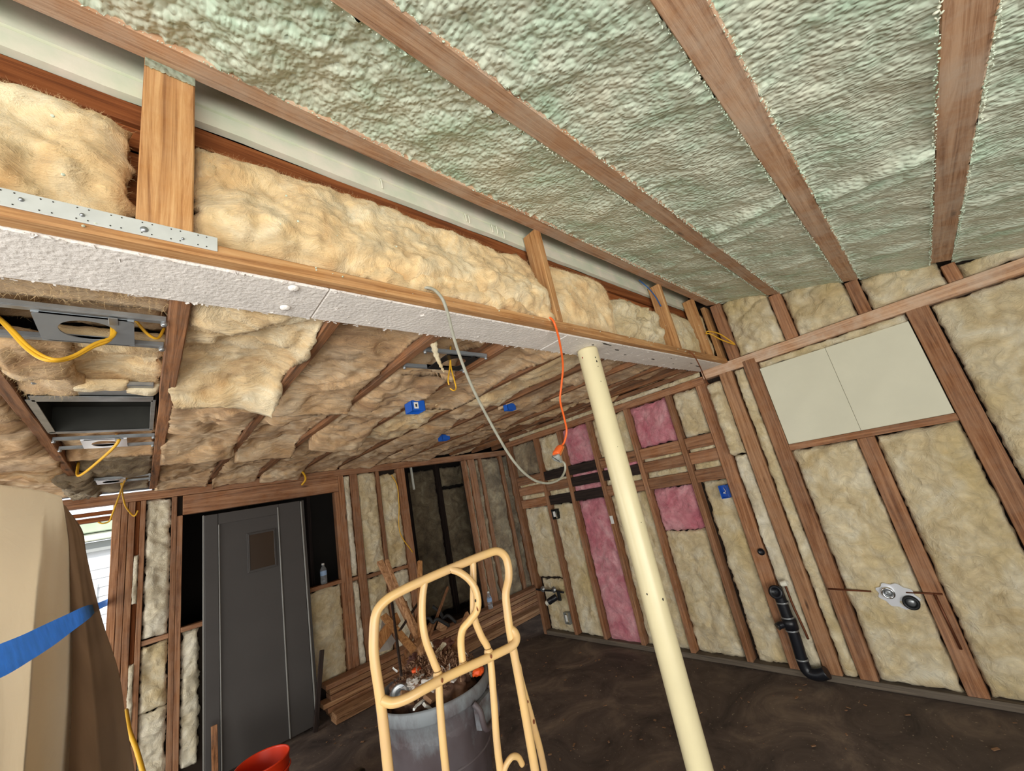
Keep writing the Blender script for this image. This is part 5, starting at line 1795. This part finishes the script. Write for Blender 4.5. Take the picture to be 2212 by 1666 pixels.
DB = [((1.00, 2.08, .80), (.09, .010, .010), (.2, .1, .5), 'label', 'white_pipe_scrap', 'white plastic stick at the left front rim of the bin', 'scrap'),
      ((1.03, 2.055, .785), (.04, .025, .012), (.3, .8, .2), 'label', 'white_pipe_scrap', 'bent white plastic piece just inside the front left rim', 'scrap'),
      ((1.115, 2.06, .815), (.045, .018, .004), (.6, .5, 1.1), 'label', 'white_chip', 'white chip standing up at the front of the heap', 'scrap'),
      ((1.19, 2.13, .87), (.045, .010, .004), (.6, .9, .4), 'label', 'white_chip', 'angled white chip in the middle of the heap', 'scrap'),
      ((1.215, 2.12, .868), (.035, .010, .004), (.2, -.7, .9), 'label', 'white_chip', 'second white chip leaning on the angled one', 'scrap'),
      ((1.215, 2.065, .83), (.075, .020, .008), (.2, -.1, .4), 'paper', 'white_stick', 'white slat lying across the front of the heap', 'scrap'),
      ((1.375, 2.20, .86), (.075, .012, .006), (.2, 1.0, .3), 'label', 'white_stick', 'thin white stick poking up at the right rim', 'scrap'),
      ((1.02, 2.35, .90), (.05, .030, .005), (.8, .4, 1.2), 'label', 'white_card', 'white card with a dark notch standing at the back left', 'scrap'),
      ((.975, 2.14, .83), (.07, .06, .010), (.9, .5, .3), 'cardboard', 'cardboard_piece', 'cardboard flap at the left rim of the bin', 'cardboard'),
      ((1.075, 2.08, .80), (.075, .05, .02), (.5, .2, .4), 'cardboard', 'cardboard_piece', 'brown cardboard block at the front left', 'cardboard'),
      ((1.26, 2.28, .91), (.10, .022, .012), (.2, -.3, .3), 'white_wool', 'pale_strip', 'pale twisted strip lying on top of the heap', 'scrap'),
      ((1.24, 2.32, .94), (.035, .030, .006), (1.2, .4, .9), 'white_wool', 'pale_strip', 'pale torn corner sticking up on the heap', 'scrap')]
for c, s, r, mm, nm, lab, cat in DB:
    bm = bmesh.new()
    from mathutils import Euler
    m4 = Matrix.Translation(c) @ Euler(r).to_matrix().to_4x4() @ Matrix.Diagonal((s[0], s[1], s[2], 1))
    bmesh.ops.create_cube(bm, size=1, matrix=m4)
    bmesh.ops.subdivide_edges(bm, edges=bm.edges[:], cuts=2, use_grid_fill=True)
    for v in bm.verts:
        v.co += Vector((noise.noise(v.co * 30), noise.noise(v.co * 30 + Vector((9, 0, 0))), noise.noise(v.co * 30 + Vector((0, 9, 0))))) * .005
    tag(mesh_obj(nm, bm, M[mm]), lab, cat, 'debris on the bin')
# curly shavings
rr = random.Random(9)
bm = bmesh.new()
for k in range(1100):
    a, r = rr.uniform(0, 6.28), .225 * math.sqrt(rr.random())
    p = Vector((1.20 + r * math.cos(a), 2.25 + r * math.sin(a), .905 - .9 * r * r * 2 + rr.uniform(-.015, .012)))
    l = rr.uniform(.012, .035)
    d = Vector((rr.uniform(-1, 1), rr.uniform(-1, 1), rr.uniform(-.3, .8))).normalized()
    u = d.cross(Vector((rr.random(), rr.random(), 1))).normalized() * rr.uniform(.002, .005)
    ed = Vector((0, 0, rr.uniform(0, .012)))
    q = [bm.verts.new(x) for x in (p - u, p + u, p + d * l * .5 + u + ed, p + d * l * .5 - u + ed, p + d * l + u * .7, p + d * l - u * .7)]
    bm.faces.new((q[0], q[1], q[2], q[3]))
    bm.faces.new((q[3], q[2], q[4], q[5]))
bmesh.ops.solidify(bm, geom=bm.faces[:], thickness=.0008)
tag(mesh_obj('wood_shavings', bm, M['shaving_pale']), 'curled wood shavings and splinters on top of the heap in the bin', 'shavings', kind='stuff')

# long scraps standing in the bin and leaning behind it
SK = [((820, 1213), 2.75, (905, 1375), 2.40, .020, .010, 'scrap_wood', 'long pale offcut leaning left behind the hand truck frame'),
      ((838, 1245), 2.72, (925, 1420), 2.38, .026, .010, 'scrap_wood', 'wide brown offcut beside the long pale one'),
      ((907, 1212), 2.52, (908, 1370), 2.38, .014, .010, 'ply', 'upright stick with a square top seen through the hand truck'),
      ((968, 1268), 2.65, (928, 1375), 2.42, .008, .006, 'joist', 'thin grey stick pointing up right out of the bin'),
      ((828, 1330), 2.55, (880, 1390), 2.35, .020, .008, 'ply', 'short yellowish offcut at the left of the bin'),
      ((876, 1300), 2.60, (896, 1375), 2.40, .007, .006, 'joist', 'thin splinter between the long offcuts'),
      ((845, 1290), 2.62, (862, 1420), 2.30, .006, .006, 'dark', 'thin black rod at the left of the bin'),
      ((905, 1300), 2.58, (872, 1350), 2.45, .006, .006, 'dark', 'short black rod crossing the offcuts'),
      ((918, 1290), 2.62, (880, 1400), 2.36, .012, .006, 'joist', 'dark stick rising from the middle of the bin'),
      ((1012, 1330), 2.50, (985, 1400), 2.34, .030, .010, 'scrap_wood', 'reddish offcut at the right back of the bin'),
      ((935, 1345), 2.50, (905, 1385), 2.36, .014, .010, 'scrap_wood', 'brown splinter leaning right over the heap'),
      ((812, 1395), 2.42, (850, 1345), 2.52, .030, .012, 'ply', 'small board stub at the left rim'),
      ((835, 1210), 2.70, (895, 1370), 2.40, .012, .008, 'scrap_wood', 'slim offcut furthest back in the pile')]
for (pa, ya, pb, yb, w, th, mm, lab) in SK:
    a, b = at(pa[0], pa[1], 1, ya), at(pb[0], pb[1], 1, yb)
    b = b + (b - a) * .25
    d = (b - a)
    L_ = d.length
    zq = d.normalized()
    xq = zq.cross(Vector((0, 1, 0))).normalized()
    yq = zq.cross(xq)
    rot = Matrix((xq, yq, zq)).transposed()
    bm = bmesh.new()
    bm_box(bm, (-w, -th, 0), (w, th, L_), .0015)
    for v in bm.verts:
        v.co = a + rot @ v.co
    mat = M[mm][2]
    tag(mesh_obj('wood_offcut', bm, mat), lab, 'wood offcut', 'offcuts standing in the bin')
bm = bmesh.new()
pa = [at(825, 1340, 1, 2.6), at(855, 1385, 1, 2.5), at(842, 1404, 1, 2.45), at(815, 1410, 1, 2.45)]
f = bm.faces.new([bm.verts.new(p) for p in pa])
bmesh.ops.solidify(bm, geom=bm.faces[:], thickness=.008)
tag(mesh_obj('board_scrap', bm, M['paper']), 'pale grey board scrap behind the left tube of the hand truck', 'scrap')
bm = bmesh.new()
for k, (dx, dz) in enumerate(((0, 0), (.02, -.01))):
    bmesh.ops.create_cube(bm, size=1, matrix=Matrix.Translation(at(955 + 0, 1352, 1, 2.48)) @ Euler((.3, .4, .2)).to_matrix().to_4x4() @ Matrix.Diagonal((.05, .04, .05, 1))) if k == 0 else None
tag(mesh_obj('wood_block', bm, M['scrap_wood'][0]), 'small wood block perched at the back of the heap', 'wood offcut')
for i, pts in enumerate((((905, 1345, 2.50), (925, 1335, 2.46), (935, 1345, 2.45), (945, 1338, 2.44), (970, 1352, 2.44)),
                         ((935, 1310, 2.6), (950, 1322, 2.56), (958, 1335, 2.55), (968, 1330, 2.5), (985, 1345, 2.48)))):
    tag(tube('black_strap', [at(p[0], p[1], 1, p[2]) for p in pts], .010, M['rubber']), ('black rubber strap draped at the back of the bin', 'second black strap hanging higher behind the bin')[i], 'strap')

# ------------------------------------------------------------------ plastic sheeting and blue tape
def sheet():
    # rows (top to bottom) of (pixel column, depth Y) that the drape passes through
    rows = [
        (2.33, [(-150, 1040, 3.55), (0, 1047, 3.75), (96, 1062, 3.95), (128, 1072, 4.10), (140, 1090, 4.30), (148, 1100, 4.32)]),
        (0, [(-150, 1145, 3.42), (0, 1145, 3.62), (95, 1145, 3.82), (142, 1145, 3.80), (156, 1145, 4.12), (178, 1145, 4.14)]),
        (0, [(-150, 1200, 3.30), (0, 1200, 3.50), (92, 1200, 3.70), (148, 1200, 3.62), (165, 1200, 3.95), (188, 1200, 3.98)]),
        (0, [(-150, 1340, 3.05), (0, 1340, 3.20), (76, 1340, 3.45), (152, 1340, 3.25), (185, 1340, 3.60), (220, 1340, 3.58)]),
        (0, [(-150, 1450, 2.85), (0, 1450, 2.95), (66, 1450, 3.20), (150, 1450, 2.95), (200, 1450, 3.35), (254, 1450, 3.30)]),
        (0, [(-150, 1560, 2.65), (0, 1560, 2.75), (58, 1560, 2.95), (145, 1560, 2.72), (208, 1560, 3.10), (272, 1560, 3.04)]),
        (0, [(-150, 1680, 2.45), (0, 1680, 2.55), (50, 1680, 2.75), (138, 1680, 2.50), (214, 1680, 2.90), (292, 1680, 2.84)]),
        (0, [(-150, 1800, 2.25), (0, 1800, 2.35), (44, 1800, 2.55), (132, 1800, 2.30), (220, 1800, 2.70), (306, 1800, 2.64)])]
    P = [[at(c[0], c[1], 1, c[2]) for c in r[1]] for r in rows]
    for p in P[0]:
        p.z = min(p.z, 2.338)
    # smooth across both ways
    cols = []
    for j in range(len(P)):
        cols.append([P[j][k].lerp(P[j][k + 1], q / 14) for k in range(len(P[j]) - 1) for q in range(14)] + [P[j][-1]])
    nU = len(cols[0])
    g = []
    V = [catmull([cols[j][i] for j in range(len(P))], 14) for i in range(nU)]
    nV = len(V[0])
    cut = 14 * 3  # right folds split off here as a darker brown piece
    for i in range(nU):
        col = []
        for j in range(nV):
            p = V[i][j].copy()
            u = i / nU
            p.y += .022 * fbm(Vector((u * 6, p.z * 1.2, 2)), 3)
            p.x += .010 * noise.noise(Vector((u * 6, p.z * 2, 7)))
            col.append(p)
        g.append(col)
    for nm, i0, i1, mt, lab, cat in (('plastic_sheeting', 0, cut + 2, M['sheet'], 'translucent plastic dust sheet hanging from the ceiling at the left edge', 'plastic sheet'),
                                     ('drop_cloth', cut, nU - 1, M['cloth'], 'darker brown part hanging at the right side of the plastic sheet', 'cloth')):
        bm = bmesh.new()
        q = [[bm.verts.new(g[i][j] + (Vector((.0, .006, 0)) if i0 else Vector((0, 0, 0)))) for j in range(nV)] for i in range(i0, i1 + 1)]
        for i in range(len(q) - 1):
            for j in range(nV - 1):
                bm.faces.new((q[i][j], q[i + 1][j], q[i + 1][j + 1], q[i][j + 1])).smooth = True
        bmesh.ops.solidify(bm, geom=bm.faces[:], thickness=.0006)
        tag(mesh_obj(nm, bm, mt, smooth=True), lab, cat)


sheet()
# yellow strap peeping out below the sheet
cable('yellow_strap', [at(272, 1535, 1, 3.9), at(280, 1580, 1, 3.7), at(295, 1620, 1, 3.55), at(312, 1680, 1, 3.4)], .012, M['yellow_wire'], 'yellow strap hanging at the right edge of the plastic sheet', 'strap')


def tape():
    ctr = [((-60, 1452), .52, 30), ((0, 1428), .60, 32), ((60, 1398), .80, 27), ((110, 1370), 1.05, 23), ((150, 1346), 1.35, 18), ((190, 1322), 2.0, 13), ((210, 1311), 2.6, 7), ((238, 1299), 4.6, 6)]
    top, bot = [], []
    for (px, py), D, hw in ctr:
        # depth along the viewing axis
        for lst, s in ((top, -1), (bot, 1)):
            r = ray(px + s * hw * .35, py + s * hw)
            lst.append(CAM + r * (D / F))
    a, b = catmull(top, 8), catmull(bot, 8)
    bm = bmesh.new()
    prev = None
    for i, (p, q) in enumerate(zip(a, b)):
        m = (p + q) / 2 + Vector((0, .0025 * math.sin(i * .6), .001 * math.cos(i * .5)))
        cur = [bm.verts.new(x) for x in (p, m, q)]
        if prev:
            for k in range(2):
                bm.faces.new((prev[k], prev[k + 1], cur[k + 1], cur[k]))
        prev = cur
    bmesh.ops.solidify(bm, geom=bm.faces[:], thickness=.0003)
    tag(mesh_obj('blue_tape', bm, M['blue_tape']), 'twisted strip of blue masking tape stretched to the stud pack on the left', 'tape')


tape()

# loose strands on the batts nearest the camera
for i, o in enumerate([o for o in SC.objects if o.get('group') == 'knee wall batts']):
    big = o.dimensions.x * o.dimensions.z
    fibres(o, int(min(15000, 2000 + big * 40000)), .004, .013, M['fibre'], 900 + i, w=.00009)
for i, o in enumerate([o for o in SC.objects if o.get('group') == 'sagging ceiling batts' and o.location.y < 2.6 and o.location.x < 1.4]):
    fibres(o, 2200, .005, .018, M['fibre'], 950 + i, w=.00014)


def flakes():
    bm = bmesh.new()
    r = random.Random(31)
    for k in range(520):
        x = r.uniform(-.45, 3.3)
        y, z = (1.003, 2.336) if r.random() < .5 else (1.189, 2.336)
        if r.random() < .25:
            y = r.uniform(1.005, 1.185)
        y += r.uniform(-.003, .003)
        s_ = r.uniform(.0015, .006)
        m4 = Matrix.Translation((x, y, z - r.uniform(0, .0015))) @ Matrix.Rotation(r.uniform(0, 3), 4, 'Z') @ Matrix.Rotation(r.uniform(-.5, .5), 4, 'X') @ Matrix.Diagonal((s_ * r.uniform(1, 4), s_, .0006, 1))
        bmesh.ops.create_cube(bm, size=1, matrix=m4)
    tag(mesh_obj('paint_flakes', bm, M['white_paint']), 'curled flakes of white paint along the edges of the painted beam', 'paint flakes', kind='stuff')
    bm = bmesh.new()
    for k in range(60):
        x = r.uniform(-.3, 3.2)
        p = Vector((x, .964 - r.uniform(0, .002), r.uniform(2.345, 2.376)))
        if r.random() < .5:
            p = Vector((x, r.uniform(.90, .95), r.uniform(2.42, 2.6)))
        s_ = r.uniform(.001, .0035)
        bmesh.ops.create_icosphere(bm, subdivisions=1, radius=1, matrix=Matrix.Translation(p) @ Matrix.Diagonal((s_, s_, s_ * .8, 1)))
    tag(mesh_obj('foam_specks', bm, M['foam']), 'pale foam specks dropped on the plate and the amber batts', 'foam specks', kind='stuff')
    bm = bmesh.new()
    for k in range(420):
        p = Vector((r.uniform(.2, 3.4), r.uniform(-.8, 4.2), .004))
        s_ = r.uniform(.003, .012)
        m4 = Matrix.Translation(p) @ Matrix.Rotation(r.uniform(0, 3), 4, 'Z') @ Matrix.Rotation(r.uniform(-.3, .3), 4, 'X') @ Matrix.Diagonal((s_ * r.uniform(1, 3), s_, s_ * .3, 1))
        bmesh.ops.create_cube(bm, size=1, matrix=m4)
    tag(mesh_obj('floor_litter', bm, M['cardboard']), 'scattered chips and dust crumbs on the dark floor', 'litter', kind='stuff')


flakes()

# ------------------------------------------------------------------ outside the opening
bm = bmesh.new()
bm_box(bm, (-9, 4.95, -0.25), (0.05, 14, -0.15))
tag(mesh_obj('outside_ground', bm, M['ground']), kind='structure')
t = thing('neighbouring_house', (-2.0, 9.0, -0.15), 'sunlit white house wall with a window seen through the left opening', 'house')
bm = bmesh.new()
for k in range(16):
    z = -.15 + k * .13
    vs = [bm.verts.new(p) for p in ((-7, 8.98, z), (0.0, 8.98, z), (0.0, 9.0, z + .13), (-7, 9.0, z + .13))]
    bm.faces.new(vs)
bm_box(bm, (-7, 9.0, -.15), (0.0, 9.1, 2.2))
mesh_obj('siding_wall', bm, M['ext_white'], t)
bm = bmesh.new()
bm_box(bm, (-7, 8.75, 2.22), (0.0, 9.1, 2.32), .01)
mesh_obj('fascia', bm, M['siding'], t)
bm = bmesh.new()
bm_box(bm, (-7, 8.9, 2.05), (0.0, 8.97, 2.20), .01)
mesh_obj('frieze_board', bm, M['ext_grey'], t)
bm = bmesh.new()
bm_box(bm, (-7, 8.7, 2.33), (0.0, 9.1, 2.50), .01)
mesh_obj('mossy_gutter', bm, M['ext_green'], t)
bm = bmesh.new()
bm_box(bm, (-1.3, 8.93, .5), (-.47, 8.97, 1.62), .01)
w = mesh_obj('window_frame', bm, M['ext_white'], t)
bm = bmesh.new()
bm_box(bm, (-1.2, 8.915, .58), (-.56, 8.928, 1.52), .003)
mesh_obj('pane', bm, M['ext_glass'], w)
